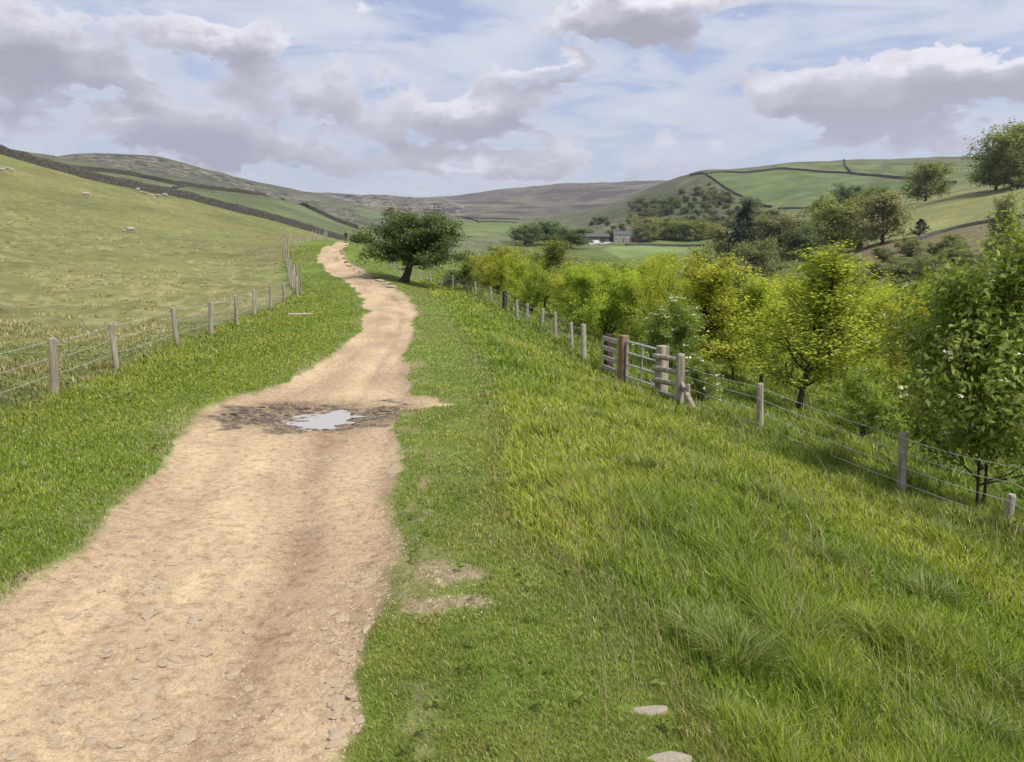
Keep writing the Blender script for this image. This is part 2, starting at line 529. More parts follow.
# enclosed green fields between their walls
fields = [
 ([(706,175,600),(724,173.5,600),(783,170.5,600),(848,175,560),(913,180,480),(955,184,450),(907,199,420),(830,208,430),(777,209,450),(739,196,550)], (0.105,0.14,0.05)),
 ([(184,188,230),(256,197,230),(283,200,240),(332,220,240),(358,231,230),(335,236,215),(300,227,215),(256,214,215),(200,199,215)], (0.10,0.125,0.05)),
 ([(600,249,280),(640,245,330),(702,246,330),(706,254,270),(620,258,250)], (0.15,0.20,0.065)),
 ([(640,243,350),(660,240,380),(706,237,380),(706,244,360)], (0.12,0.19,0.045)),
 ([(446,222,420),(518,224,420),(520,234,350),(440,236,330)], (0.13,0.17,0.055)),
 ([(352,211,800),(420,212,800),(432,218,700),(370,219,650)], (0.11,0.15,0.06)),
]
for poly, colr in fields:
    pts = [hit(u, v, y0) for u, v, y0 in poly]
    m = in_poly(XG, YG, pts) & (RG > 150)
    lay(m * 0.92, colr)
# pale dead grass in the left pasture: streaky tussocks, thickest low on the slope
past = sstep(-7.2, -9.5, XG + 0.06 * YG) if False else (np.clip((-XG - np.interp(YG, [0, 12, 26, 40, 65, 90, 150], [7.0, 7.3, 9.2, 11.2, 19, 26, 37])) / 1.0, 0, 1)) * (RG < 240)
st = fbm(XG * .55, YG * .42, 4, 60); st2 = fbm(XG * .09, YG * .09, 3, 61); st3 = fbm(XG * 2.6, YG * 1.3, 4, 62)
straw = sstep(.54, .64, st * .35 + st3 * .65 + (st2 - .5) * .35) * past * (1 - .6 * sstep(60, 150, RG))
lay(straw * .5, (0.31, 0.275, 0.14))
lay(sstep(.55, .75, fbm(XG * .07, YG * .07, 3, 63)) * past * .4, (0.14, 0.165, 0.04))
lay(sstep(.5, .7, fbm(XG * .3, YG * .3, 4, 66)) * past * .35, (0.13, 0.15, 0.045))
# spur grass streaks, moor heather and crags
g = fbm(XG / 16, YG / 16, 4, 64)
farm = sstep(160, 300, RG)
C *= (1 + farm * (g - .5) * .8)[:, None]
m2 = sstep(.46, .62, fbm(XG / 140, YG / 90, 5, 65)) * sstep(900, 1400, RG)
lay(m2 * .8, (0.05, 0.038, 0.042))
m3 = sstep(.54, .66, fbm(XG / 90, YG / 60, 5, 67)) * sstep(700, 1300, RG)
lay(m3 * .65, (0.16, 0.15, 0.085))
# outcrops: bands of dark gritstone on the far edge and on the left hill
az = np.arctan2(XG, YG)
crag = ((az > -.27) & (az < -.06) & (RG > 1300) & (RG < 2100)) | ((az > -.56) & (az < -.2) & (RG > 480) & (RG < 900))
cr = sstep(.52, .6, fbm(az * 160, np.log(RG) * 60, 4, 70)) * crag
lay(cr * .9, (0.035, 0.032, 0.033))
cr2 = sstep(.56, .64, fbm(az * 130, np.log(RG) * 70, 4, 71)) * crag
lay(cr2 * .6, (0.27, 0.23, 0.18))
WORN = [(450,580,.30,.20),(474,606,.16,.16),(425,480,.10,.55),(60,590,.5,.35),(432,612,.16,.10)]
# verge: worn yellow-green turf near the track, lusher further out
nearm = (RG < 70) * (1 - past)
wv = fbm(XG * .9, YG * .9, 4, 72)
lay(sstep(.45, .62, wv) * nearm * .5, (0.16, 0.19, 0.045))
lay(sstep(.5, .7, fbm(XG * 2.2, YG * 2.2, 4, 73)) * nearm * .35, (0.08, 0.12, 0.018))
worn = np.zeros(len(XG))
for (u, v, a, b) in WORN:
    q = on_slope(u, v)
    d = np.hypot((XG - q[0]) / a, (YG - q[1]) / b) + (fbm(XG * 3.5, YG * 5, 4, 74) - .5) * 2.4
    worn = np.maximum(worn, (1 - sstep(.3, 1.2, d)) * (RG < 12) * .85)
edge = np.exp(-((SD + .12) / .22) ** 2) * (RG < 60)
worn = np.maximum(worn, edge * .5 * sstep(.45, .65, fbm(XG * 3, YG * 3, 3, 75)))
pdA = pud_d(XG, YG, 1.25, .78) + (fbm(XG * 3, YG * 5, 4, 76) - .5) * 1.9
MUD = (1 - sstep(.75, 1.1, pdA)) * (RG < 20) * TM
# dust and damp of the track itself: pale dry crown, browner wheel lines that run along it
cxa = np.interp(YG, TR[:, 1], TR[:, 0]); hwa = np.interp(YG, TR[:, 1], TR[:, 2]); sa = (XG - cxa) / hwa
wob_ = (fbm(YG * .35, XG * .2, 3, 91) - .5) * .5
tone = .5 + .9 * (fbm(sa * 2.2 + wob_, YG * .45, 4, 92) - .5) + .6 * (fbm(XG * 1.6, YG * 1.3, 4, 93) - .5)
ln = np.exp(-((sa - .36 + .5 * wob_) / .13) ** 2) * sstep(.35, .6, fbm(YG * .5, sa, 3, 94) + .25 * (YG < 6)) + .45 * np.exp(-((sa + .45 + .4 * wob_) / .12) ** 2) * sstep(.4, .65, fbm(YG * .6, sa + 9, 3, 95))
tone = np.clip(tone - .32 * ln - .22 * np.exp(-((sa - .98) / .1) ** 2) , 0, 1)[:, None]
dcol = np.array([.30, .213, .135]) * (1 - tone) + np.array([.60, .47, .29]) * tone
damp = (1 - sstep(.8, 1.7, pud_d(XG, YG, 1.1, .75) + (fbm(XG * 2, YG * 3, 3, 97) - .5) * .9))[:, None]
dcol = dcol * (1 - .42 * damp)
C = np.where((SD > -.35)[:, None] & (RG < 220)[:, None], C * (1 - TM[:, None]) + dcol * TM[:, None], C)
MSK = np.stack([TM, MUD, worn], -1)
CG = np.clip(C, 0.01, 0.8)

# ------------------------------------------------------------------ ground material
def ground_mat():
    m, nt, nd, lk = new_mat('ground_cover')
    col = N(nt, 'ShaderNodeAttribute', attribute_name='Col').outputs['Color']
    msk = N(nt, 'ShaderNodeAttribute', attribute_name='Msk')
    sep = N(nt, 'ShaderNodeSeparateColor'); lk.new(msk.outputs['Color'], sep.inputs[0])
    tm, mud, worn = sep.outputs[0], sep.outputs[1], sep.outputs[2]
    pos = N(nt, 'ShaderNodeNewGeometry').outputs['Position']
    # turf / moor: mottling at several sizes
    n1 = noise_n(nt, pos, 7.0, 6, .7)
    n2 = noise_n(nt, pos, .8, 5, .65)
    n3 = noise_n(nt, pos, .06, 6, .7)
    v = math_n(nt, 'ADD', math_n(nt, 'ADD', math_n(nt, 'MULTIPLY', n1, .55), math_n(nt, 'MULTIPLY', n2, .65)), math_n(nt, 'MULTIPLY', n3, .75))
    vr = ramp(nt, v, [(.55, .62), (.98, 1.0), (1.0, 1.0)])
    vv = math_n(nt, 'ADD', math_n(nt, 'MULTIPLY', math_n(nt, 'SUBTRACT', v, .975), 1.9), 1.0)
    vv = math_n(nt, 'MAXIMUM', vv, .45)
    cmb = N(nt, 'ShaderNodeCombineColor')
    for i in range(3): lk.new(vv, cmb.inputs[i])
    turf = mix_c(nt, 1.0, col, cmb.outputs[0], 'MULTIPLY')
    # dirt
    d1 = noise_n(nt, pos, 1.3, 6, .65)
    d2 = noise_n(nt, pos, 14, 5, .7)
    d3 = noise_n(nt, pos, 90, 3, .6)
    dirt = col
    dirt = mix_c(nt, .7, dirt, ramp(nt, d2, [(.3, (.2, .17, .14)), (.48, (.5, .48, .46)), (.75, (.7, .68, .66))]), 'OVERLAY')
    dirt = mix_c(nt, .7, dirt, ramp(nt, d3, [(.3, .28), (.55, .52), (.75, .66)]), 'OVERLAY')
    # bedded cobbles showing through the dust
    mp = N(nt, 'ShaderNodeMapping'); mp.inputs['Scale'].default_value = (9, 12, 9); lk.new(pos, mp.inputs[0])
    wob = N(nt, 'ShaderNodeTexNoise'); wob.inputs['Scale'].default_value = 1.2; lk.new(mp.outputs[0], wob.inputs['Vector'])
    vadd = N(nt, 'ShaderNodeVectorMath', operation='ADD'); lk.new(mp.outputs[0], vadd.inputs[0]); lk.new(wob.outputs['Color'], vadd.inputs[1])
    vo = N(nt, 'ShaderNodeTexVoronoi', feature='DISTANCE_TO_EDGE'); vo.inputs['Scale'].default_value = 1.0; lk.new(vadd.outputs[0], vo.inputs['Vector'])
    vc = N(nt, 'ShaderNodeTexVoronoi', feature='F1'); vc.inputs['Scale'].default_value = 1.0; lk.new(vadd.outputs[0], vc.inputs['Vector'])
    dome = ramp(nt, vo.outputs['Distance'], [(.0, 0.0), (.09, .65), (.3, 1.0)])
    patch = ramp(nt, noise_n(nt, pos, 1.1, 5, .6), [(.47, 0.0), (.62, 1.0)])
    sepc = N(nt, 'ShaderNodeSeparateColor'); lk.new(vc.outputs['Color'], sepc.inputs[0])
    some = ramp(nt, sepc.outputs[0], [(.4, 0.0), (.5, 1.0)])
    cob = math_n(nt, 'MULTIPLY', math_n(nt, 'MULTIPLY', patch, some), dome)
    stc = ramp(nt, sepc.outputs[1], [(0, (.34, .26, .175)), (1, (.52, .42, .30))])
    dirt = mix_c(nt, math_n(nt, 'MULTIPLY', cob, .42), dirt, stc)
    gap = math_n(nt, 'MULTIPLY', math_n(nt, 'MULTIPLY', patch, some), ramp(nt, vo.outputs['Distance'], [(.0, 1.0), (.05, 0.0)]))
    dirt = mix_c(nt, math_n(nt, 'MULTIPLY', gap, .6), dirt, (.2, .14, .085))
    # mud
    mudc = ramp(nt, noise_n(nt, pos, 9, 6, .7), [(.34, (.045, .035, .027)), (.47, (.105, .08, .056)), (.56, (.19, .142, .092)), (.68, (.32, .24, .15))])
    # sparse turf showing soil
    soil = ramp(nt, math_n(nt, 'ADD', math_n(nt, 'MULTIPLY', d2, .5), math_n(nt, 'MULTIPLY', d3, .5)), [(.36, (.10, .075, .042)), (.5, (.27, .2, .125)), (.64, (.42, .33, .21))])
    turf = mix_c(nt, worn, turf, soil)
    tmn = math_n(nt, 'ADD', math_n(nt, 'MULTIPLY', math_n(nt, 'SUBTRACT', tm, .5), 1.6), math_n(nt, 'ADD', math_n(nt, 'MULTIPLY', math_n(nt, 'SUBTRACT', d2, .5), 1.2), .5), clamp=True)
    c = mix_c(nt, tmn, turf, dirt)
    mudn = math_n(nt, 'ADD', math_n(nt, 'MULTIPLY', mud, 1.0), math_n(nt, 'MULTIPLY', math_n(nt, 'SUBTRACT', d2, .5), math_n(nt, 'MULTIPLY', mud, 1.6)), clamp=True)
    c = mix_c(nt, mudn, c, mudc)
    b = N(nt, 'ShaderNodeBsdfPrincipled')
    lk.new(c, b.inputs['Base Color'])
    rg = math_n(nt, 'SUBTRACT', .95, math_n(nt, 'MULTIPLY', mudn, .2))
    lk.new(rg, b.inputs['Roughness'])
    b.inputs['Specular IOR Level'].default_value = .25
    # relief
    h = math_n(nt, 'ADD', math_n(nt, 'MULTIPLY', d2, .9), math_n(nt, 'MULTIPLY', d3, .25))
    h = math_n(nt, 'ADD', h, math_n(nt, 'MULTIPLY', cob, .55))
    h = math_n(nt, 'ADD', h, math_n(nt, 'MULTIPLY', n2, .8))
    bp = N(nt, 'ShaderNodeBump'); bp.inputs['Strength'].default_value = .55; bp.inputs['Distance'].default_value = .035
    lk.new(h, bp.inputs['Height']); lk.new(bp.outputs[0], b.inputs['Normal'])
    o = N(nt, 'ShaderNodeOutputMaterial'); lk.new(b.outputs[0], o.inputs[0])
    return m
MAT['ground'] = ground_mat()

# ------------------------------------------------------------------ ground meshes: one sheet, cut along the edge of the track
nA = len(AZ)
back = np.radians(np.arange(80, 281, 5.0))
xb, yb = (RR[:, None] * np.sin(back)).ravel(), (RR[:, None] * np.cos(back)).ravel()
tb = (back - back[0] + R(5)) / (R(210))
zb = (ZGm[:, -1][:, None] * (1 - tb)[None] + ZGm[:, 0][:, None] * tb[None]).ravel()
cb = np.repeat(CG.reshape(NR, nA, 3)[:, -1][:, None], len(back), 1).reshape(-1, 3)
mb_ = np.zeros((len(xb), 3))
sdb = track_sd(xb, yb)
mb_[:, 0] = sstep(-.04, .1, sdb)
V = np.concatenate([np.stack([XG, YG, ZG], -1), np.stack([xb, yb, zb], -1)])
CA = np.concatenate([CG, cb]); MA = np.concatenate([MSK, mb_])
SDA = np.concatenate([SD, sdb])
idx1 = np.arange(NR * nA).reshape(NR, nA)
idx2 = np.arange(NR * len(back)).reshape(NR, len(back)) + NR * nA
G = np.concatenate([idx1, idx2, idx1[:, :1]], 1)
quads = np.stack([G[:-1, :-1], G[:-1, 1:], G[1:, 1:], G[1:, :-1]], -1).reshape(-1, 4)
hub = len(V)
V = np.concatenate([V, [[0, 0, ZG[:nA].mean()]]]); CA = np.concatenate([CA, CG[:1]]); MA = np.concatenate([MA, MSK[:1]])
fsd = SDA[quads].mean(1)
frad = np.hypot(V[quads[:, 0], 0], V[quads[:, 0], 1])
is_track = (fsd > 0.0) & (frad < 200)
is_hill = (frad > 430)
def ground_piece(name, q, tris=None):
    used, inv = np.unique(q if tris is None else np.concatenate([q.ravel(), tris.ravel()]), return_inverse=True)
    nq = q.size
    loops = inv.ravel()
    starts = np.arange(len(q)) * 4
    if tris is not None: starts = np.concatenate([starts, nq + np.arange(len(tris)) * 3])
    me = np_mesh(name, V[used], loops, starts, [MAT['ground']], CA[used], MA[used], smooth=True)
    return tag(obj(name, me), kind='structure')
fan = np.stack([np.full(G.shape[1] - 1, hub), G[0, 1:], G[0, :-1]], -1)
ground_piece('ground', quads[~is_track & ~is_hill], fan)
ground_piece('track', quads[is_track])
ground_piece('hills', quads[is_hill])

# standing water in the hollow of the track
mwat, nt, nd, lk = new_mat('puddle_water')
b = N(nt, 'ShaderNodeBsdfPrincipled'); b.inputs['Base Color'].default_value = (.38, .35, .31, 1); b.inputs['Roughness'].default_value = .16
b.inputs['IOR'].default_value = 1.6; b.inputs['Specular IOR Level'].default_value = .9
pos = N(nt, 'ShaderNodeNewGeometry').outputs['Position']
bp = N(nt, 'ShaderNodeBump'); bp.inputs['Strength'].default_value = .12; bp.inputs['Distance'].default_value = .01
lk.new(noise_n(nt, pos, 14, 3), bp.inputs['Height']); lk.new(bp.outputs[0], b.inputs['Normal'])
o = N(nt, 'ShaderNodeOutputMaterial'); lk.new(b.outputs[0], o.inputs[0])
kk = pud_d(XG, YG) < .35
wz = ZG[kk].mean() + .017
mbp = MB()
ang = np.linspace(0, 2 * math.pi, 48, endpoint=False)
mbp.add([(PUD[0] + 1.15 * math.cos(a), PUD[1] + .8 * math.sin(a), wz) for a in ang], [tuple(range(48))])
tag(mbp.build('puddle', mwat), 'grey rain puddle lying across the dirt track with dark mud round it', 'puddle', kind='structure')
# ------------------------------------------------------------------ plants
def unit(v):
    return v / (np.linalg.norm(v, axis=-1, keepdims=True) + 1e-9)

def leaf_mesh(name, centers, size, cols, up=0.35, aspect=1.7, rg=None, mat='leaf', outward=None):
    """one small pointed blade per centre, bent along its middle"""
    rg = rg or rng
    n = len(centers)
    nrm = rg.normal(size=(n, 3))
    nrm[:, 2] = np.abs(nrm[:, 2]) + up
    if outward is not None: nrm = nrm * .7 + outward * .9
    nrm = unit(nrm)
    t = unit(np.cross(nrm, rg.normal(size=(n, 3))))
    b = np.cross(nrm, t)
    s = size * (0.6 + 0.8 * rg.random(n))
    L = (s * aspect * .5)[:, None]; Wd = (s * .5)[:, None]
    droop = nrm * (s * .18)[:, None]
    v = np.stack([centers - t * L - droop, centers + b * Wd, centers + t * L - droop, centers - b * Wd], 1).reshape(-1, 3)
    f = np.arange(n * 4)
    c = np.repeat(cols, 4, 0)
    return np_mesh(name, v, f, np.arange(n) * 4, [MAT[mat]], c)

def leaf_cols(n, pal, rg, clump=None, spread=.22):
    pal = np.array(pal)
    k = rg.random(n) if clump is None else np.clip(clump + rg.normal(size=n) * .18, 0, 1)
    i = np.clip(k * (len(pal) - 1), 0, len(pal) - 1.001)
    a = i.astype(int)
    c = pal[a] * (1 - (i - a))[:, None] + pal[a + 1] * (i - a)[:, None]
    return np.clip(c * (1 + rg.normal(size=(n, 1)) * spread), .008, .8)

def grow(kind, seed):
    """returns (wood MB, leaf centres, outward, clump value). unit plant: height 1"""
    rg = np.random.default_rng(seed)
    wood = MB()
    K = dict(kind)
    tips = []
    nt_ = K.get('stems', 1)
    R0 = K.get('trunk_r', .018)
    for s in range(nt_):
        lean = np.array(K.get('lean', (0, 0))) + rg.normal(size=2) * K.get('wob', .04)
        if nt_ > 1:
            an = rg.random() * 6.28
            lean = lean + np.array([math.cos(an), math.sin(an)]) * K.get('fan', .3) * (.3 + .7 * rg.random())
        H = K.get('trunk_h', .9) * (1 if nt_ == 1 else .75 + .25 * rg.random())
        m = 9
        pts = []
        ph = rg.random(2) * 6
        for i in range(m):
            t = i / (m - 1)
            pts.append(np.array([lean[0] * t ** K.get('bend', 1.0) + .015 * math.sin(5 * t + ph[0]), lean[1] * t ** K.get('bend', 1.0) + .015 * math.sin(4 * t + ph[1]), H * t - (.03 if i == 0 else 0)]))
        rad = [R0 * ((1 - .85 * i / (m - 1)) + (.5 if i == 0 else 0)) for i in range(m)]
        wood.tube(pts, rad, 7, jitter=.15)
        pts = np.array(pts)
        nl = K.get('limbs', 16)
        for j in range(nl):
            t = K.get('t0', .2) + (1 - K.get('t0', .2)) * ((j + rg.random() * .9) / nl)
            fi = t * (m - 1); i0 = min(int(fi), m - 2)
            p0 = pts[i0] + (pts[i0 + 1] - pts[i0]) * (fi - i0)
            an = j * 2.4 + rg.normal() * .5
            elev = K.get('elev', .6) + rg.normal() * .2 + K.get('elev_t', .3) * t
            ln = K['prof'](t) * (0.65 + .5 * rg.random())
            d = np.array([math.cos(an) * math.cos(elev), math.sin(an) * math.cos(elev), math.sin(elev)])
            q = [p0]
            for k in range(1, 5):
                d2 = d + np.array([0, 0, K.get('curl', .15)]) * k * .3 + rg.normal(size=3) * .12
                q.append(q[-1] + unit(d2) * ln / 4)
            rr = R0 * .42 * (1 - .6 * t) + .002
            wood.tube(q, [rr, rr * .8, rr * .6, rr * .4, rr * .2], 5, cap=False)
            for a in np.linspace(K.get('in', .3), 1.0, K.get('tw', 5)):
                ia = min(int(a * 4), 3)
                base = q[ia] + (q[ia + 1] - q[ia]) * (a * 4 - ia)
                for h in range(K.get('sub', 2)):
                    dd = unit(d + rg.normal(size=3) * .8 + np.array([0, 0, .2]))
                    e = base + dd * ln * K.get('twl', .35) * (.5 + rg.random())
                    if rg.random() < K.get('twig_p', .5): wood.tube([base, e], [rr * .3, rr * .12], 3, cap=False)
                    tips.append((base, e, rg.random()))
    nleaf = K['leaves']
    ti = rg.integers(0, len(tips), nleaf)
    B = np.array([t[0] for t in tips]); E = np.array([t[1] for t in tips]); cl = np.array([t[2] for t in tips])
    w = rg.random((nleaf, 1)) ** .7 * 1.15
    cen = B[ti] + (E[ti] - B[ti]) * w + rg.normal(size=(nleaf, 3)) * K.get('scat', .022)
    cen[:, 2] = np.maximum(cen[:, 2], K.get('zmin', .05))
    ax = np.zeros((nleaf, 3)); ax[:, 2] = np.clip(cen[:, 2], .3, .7)
    out = unit(cen - ax)
    return wood, cen, out, cl[ti], rg

def make_plant(name, kind, seed):
    wood, cen, out, cl, rg = grow(kind, seed)
    n = len(cen)
    cols = leaf_cols(n, kind['pal'], rg, cl * .8 + .1 * rg.random(n), kind.get('spread', .2))
    crown = leaf_mesh(name + '_crown', cen, kind['leaf'], cols, rg=rg, mat=kind.get('mat', 'leaf'), outward=out * kind.get('outw', .5), aspect=kind.get('aspect', 1.6))
    trunk = wood.mesh(name + '_trunk', MAT['bark'], smooth=True)
    return dict(trunk=trunk, crown=crown, kind=kind, rg=rg, cen=cen)

sq = lambda x: math.sqrt(max(0, x))
Kd = {}
YG_ = [(0.31, 0.375, 0.042), (0.42, 0.48, 0.052), (0.52, 0.56, 0.075)]
GR_ = [(0.14, 0.195, 0.04), (0.21, 0.265, 0.055), (0.30, 0.335, 0.08)]
OR_ = [(0.37, 0.39, 0.042), (0.46, 0.465, 0.055), (0.53, 0.54, 0.08)]
GY_ = [(0.19, 0.225, 0.085), (0.25, 0.28, 0.11), (0.32, 0.335, 0.14)]
DK_ = [(0.105, 0.155, 0.055), (0.15, 0.205, 0.075), (0.21, 0.26, 0.10)]
BR_ = [(0.21, 0.23, 0.095), (0.275, 0.285, 0.115), (0.34, 0.335, 0.145)]
Kd['birch'] = dict(leaves=14000, leaf=.0088, pal=YG_, limbs=30, t0=.18, trunk_h=.96, prof=lambda t: .25 * sq(1 - (1.3 * t - .42) ** 2) + .05, elev=.75, elev_t=.45, tw=6, sub=2, scat=.02, trunk_r=.011, **{'in': .1})
Kd['greenyoung'] = dict(Kd['birch'], pal=GR_, leaves=14000, leaf=.0095)
Kd['orange'] = dict(Kd['birch'], pal=OR_, leaves=10000, leaf=.0088, limbs=26)
Kd['hazel'] = dict(leaves=14000, leaf=.0105, pal=[(0.28, .345, .036), (.39, .45, .044), (.49, .53, .068)], stems=4, limbs=12, t0=.12, fan=.3, trunk_h=.9, prof=lambda t: .30 * sq(1 - (1.2 * t - .5) ** 2), elev=.5, elev_t=.5, tw=5, sub=2, scat=.025, trunk_r=.011)
Kd['willow'] = dict(leaves=9000, leaf=.021, pal=GY_, stems=5, limbs=9, t0=.08, fan=.38, trunk_h=.85, prof=lambda t: .34 * sq(1 - (1.1 * t - .4) ** 2), elev=.5, elev_t=.5, tw=4, sub=2, scat=.045, trunk_r=.013, mat='leaf_far', zmin=.03)
Kd['round'] = dict(leaves=12000, leaf=.023, pal=GR_, limbs=38, t0=.1, trunk_h=.80, prof=lambda t: .44 * sq(1 - (1.3 * t - .6) ** 2) + .04, elev=.25, elev_t=.7, tw=5, sub=3, scat=.035, trunk_r=.024, mat='leaf_far')
Kd['round_pale'] = dict(Kd['round'], pal=[(.17, .205, .055), (.24, .27, .07), (.31, .33, .09)])
Kd['round_dark'] = dict(Kd['round'], pal=DK_)
Kd['round_brown'] = dict(Kd['round'], pal=BR_, leaves=9000)
Kd['pine'] = dict(leaves=3500, leaf=.03, pal=[(.03, .06, .035), (.05, .09, .05), (.075, .125, .07)], limbs=34, t0=.08, trunk_h=.97, prof=lambda t: .42 * (1 - t) ** .8 + .03, elev=.05, elev_t=.5, tw=4, sub=2, scat=.02, trunk_r=.02, mat='leaf_far')
Kd['scrub'] = dict(Kd['willow'], leaves=1500, leaf=.055, pal=[(.13, .155, .075), (.18, .205, .10), (.24, .26, .13)], scat=.08, limbs=6)
Kd['hawthorn'] = dict(leaves=34000, leaf=.016, pal=[(.07, .105, .026), (.11, .15, .034), (.18, .215, .055)], limbs=46, t0=.40, trunk_h=.68, lean=(.20, .04), bend=.6, wob=0.0, prof=lambda t: .58 * (.75 + .25 * math.sin(t * 3.1)), elev=-.12, elev_t=1.15, tw=6, sub=3, scat=.035, trunk_r=.05, twl=.26, curl=.1, zmin=.2)
Kd['rowan'] = dict(leaves=34000, leaf=.0085, pal=[(.16, .25, .03), (.25, .33, .045), (.37, .43, .10)], stems=3, limbs=14, t0=.25, fan=.22, trunk_h=.93, prof=lambda t: .34 * sq(1 - (1.35 * t - .55) ** 2) + .04, elev=.45, elev_t=.5, tw=5, sub=2, scat=.028, trunk_r=.014, aspect=2.4)

Kd['rowan_tall'] = dict(Kd['rowan'], stems=2, t0=.14, fan=.08, leaves=19000, leaf=.0115, limbs=22, trunk_r=.007, twl=.42, pal=[(.17, .29, .045), (.26, .39, .06), (.41, .50, .14)])
PLANTS = {}
def plants_of(kind, n):
    PLANTS[kind] = [make_plant(kind, Kd[kind], 100 + 17 * i + sum(map(ord, kind)) % 50) for i in range(n)]
for k, n in [('birch', 4), ('greenyoung', 3), ('orange', 3), ('hazel', 3), ('willow', 5), ('round', 2), ('round_pale', 2), ('round_dark', 3), ('round_brown', 2), ('pine', 1), ('scrub', 4), ('hawthorn', 1), ('rowan', 2), ('rowan_tall', 1)]:
    plants_of(k, n)

def blossom(pl, n, size, zmin=.3, seed=1):
    rg = np.random.default_rng(seed)
    cen = pl['cen']
    ctr = cen.mean(0)
    rr = np.linalg.norm((cen - ctr) / (cen.std(0) + 1e-6), axis=1)
    ok = np.nonzero((rr > 1.3) & (cen[:, 2] > zmin))[0]
    pick = rg.choice(ok, n)
    # each blossom head is a little plate of several florets
    c = np.repeat(cen[pick] + (cen[pick] - ctr) * .10, 9, 0) + rg.normal(size=(n * 9, 3)) * size * np.array([.8, .8, .25])
    cols = np.clip(np.array([.74, .74, .60]) * (1 + rg.normal(size=(n * 9, 1)) * .08), .2, .85)
    return leaf_mesh('blossom', c, size * .8, cols, up=1.6, aspect=1.0, rg=rg, mat='petal')

def plant(name, kind, var, u, vtop, Y, wpx, label, cat='tree', group=None, h=None, flowers=None, rz=None, hmin=.25):
    """a plant standing on the land at depth Y, so tall that its top shows at vtop"""
    p = P(u, vtop, Y)
    z = float(gz(p[0], p[1]))
    hh = max(hmin, p[2] - z) if h is None else h
    pl = PLANTS[kind][var % len(PLANTS[kind])]
    o = empty(name, (p[0], p[1], z - .02), label, cat, group, rz=random.random() * 6.28 if rz is None else rz)
    xs = np.percentile(np.abs(pl['cen'][:, :2]), 97) * 2
    hh = hh / np.percentile(pl['cen'][:, 2], 99.3)
    sxy = max(.4, min(2.2, wpx * Y / F / (xs * hh)))
    o.scale = (hh * sxy, hh * sxy, hh)
    t = obj('trunk', pl['trunk'], o); c = obj('crown', pl['crown'], o)
    if flowers: obj('blossom', flowers, o)
    return o

# --- trees the photo shows one by one
hw_ = plant('hawthorn_tree', 'hawthorn', 0, 412, 212, 49, 94, 'dark green wind-shaped hawthorn with a leaning trunk beside the bend of the track', 'tree', h=4.6, rz=0.0)
_x = np.percentile(PLANTS['hawthorn'][0]['cen'][:, 0], [.6, 99.4]); _z = np.percentile(PLANTS['hawthorn'][0]['cen'][:, 2], 99.8)
_sz = (P(412, 211, 49)[2] - hw_.location.z) / _z; _sx = 96 * 49 / F / (_x[1] - _x[0])
hw_.scale = (_sx, _sx, _sz)
hw_.location.x = (415 - 512) * 49.5 / F - _sx * _x.mean()
hw_.location.z = float(gz(hw_.location.x, hw_.location.y)) - .05
plant('flowering_rowan', 'rowan_tall', 0, 1014, 226, 10.4, 168, 'leafy rowan with white flower heads just beyond the last fence posts on the right', 'tree', flowers=blossom(PLANTS['rowan_tall'][0], 60, .012, .35, 3))
plant('birch_tree', 'birch', 0, 815, 248, 20, 108, 'tall yellow-green young birch with a dark bare foot behind the wire right of the gate', 'tree')
plant('young_oak', 'orange', 0, 933, 292, 19, 80, 'amber-leaved young oak standing just left of the flowering rowan', 'tree')
plant('small_rowan', 'rowan', 1, 868, 366, 14.5, 55, 'knee-high leaning rowan sapling close behind the wire fence', 'tree', flowers=blossom(PLANTS['rowan'][1], 14, .03, .3, 5))
plant('birch_tree', 'birch', 1, 716, 256, 25, 88, 'yellow-green birch with a spire-like top rising behind the gate', 'tree')
plant('hazel_tree', 'hazel', 0, 608, 262, 31, 76, 'bright round hazel behind the row of posts left of the gate', 'tree')
plant('white_flowering_shrub', 'rowan', 1, 671, 298, 23.5, 56, 'shrub dotted with white flowers directly behind the gate', 'shrub', flowers=blossom(PLANTS['rowan'][1], 90, .026, .2, 8))
plant('elder_bush', 'rowan', 0, 703, 354, 17.4, 34, 'low elder bush with pale flower plates touching the end post of the gate', 'shrub', flowers=blossom(PLANTS['rowan'][0], 40, .05, .15, 9))
plant('young_tree', 'greenyoung', 0, 545, 240, 46, 46, 'darker green young tree at the left end of the plantation', 'tree')
plant('hazel_tree', 'hazel', 1, 497, 246, 52, 56, 'yellow-green hazel behind the fence just right of the hawthorn', 'tree')
plant('hazel_tree', 'hazel', 2, 516, 252, 43, 40, 'narrow yellow-green hazel between the leftmost hazel and the darker green tree', 'tree')
plant('hazel_tree', 'hazel', 2, 530, 262, 38, 46, 'small bright hazel with low leaves behind the far posts', 'tree')
plant('birch_tree', 'birch', 2, 575, 268, 35, 34, 'thin young birch just left of the bright round hazel', 'tree')
plant('young_tree', 'greenyoung', 1, 470, 264, 50, 30, 'small green tree half hidden by the right side of the hawthorn', 'tree')
plant('bush', 'round_dark', 1, 457, 270, 56, 30, 'dark bush low behind the leaning hawthorn trunk', 'shrub')
plant('birch_tree', 'birch', 2, 765, 276, 26, 70, 'yellow-green birch filling the gap between the spire-topped birch and the tall one', 'tree')
plant('birch_tree', 'birch', 3, 870, 288, 24, 70, 'yellow-green birch right of the tall bare-footed one', 'tree')
plant('young_oak', 'orange', 1, 900, 300, 22, 52, 'thin amber young oak left of the fuller amber one', 'tree')
plant('young_oak', 'orange', 0, 968, 320, 17, 50, 'short amber young oak half covered by the flowering rowan', 'tree')
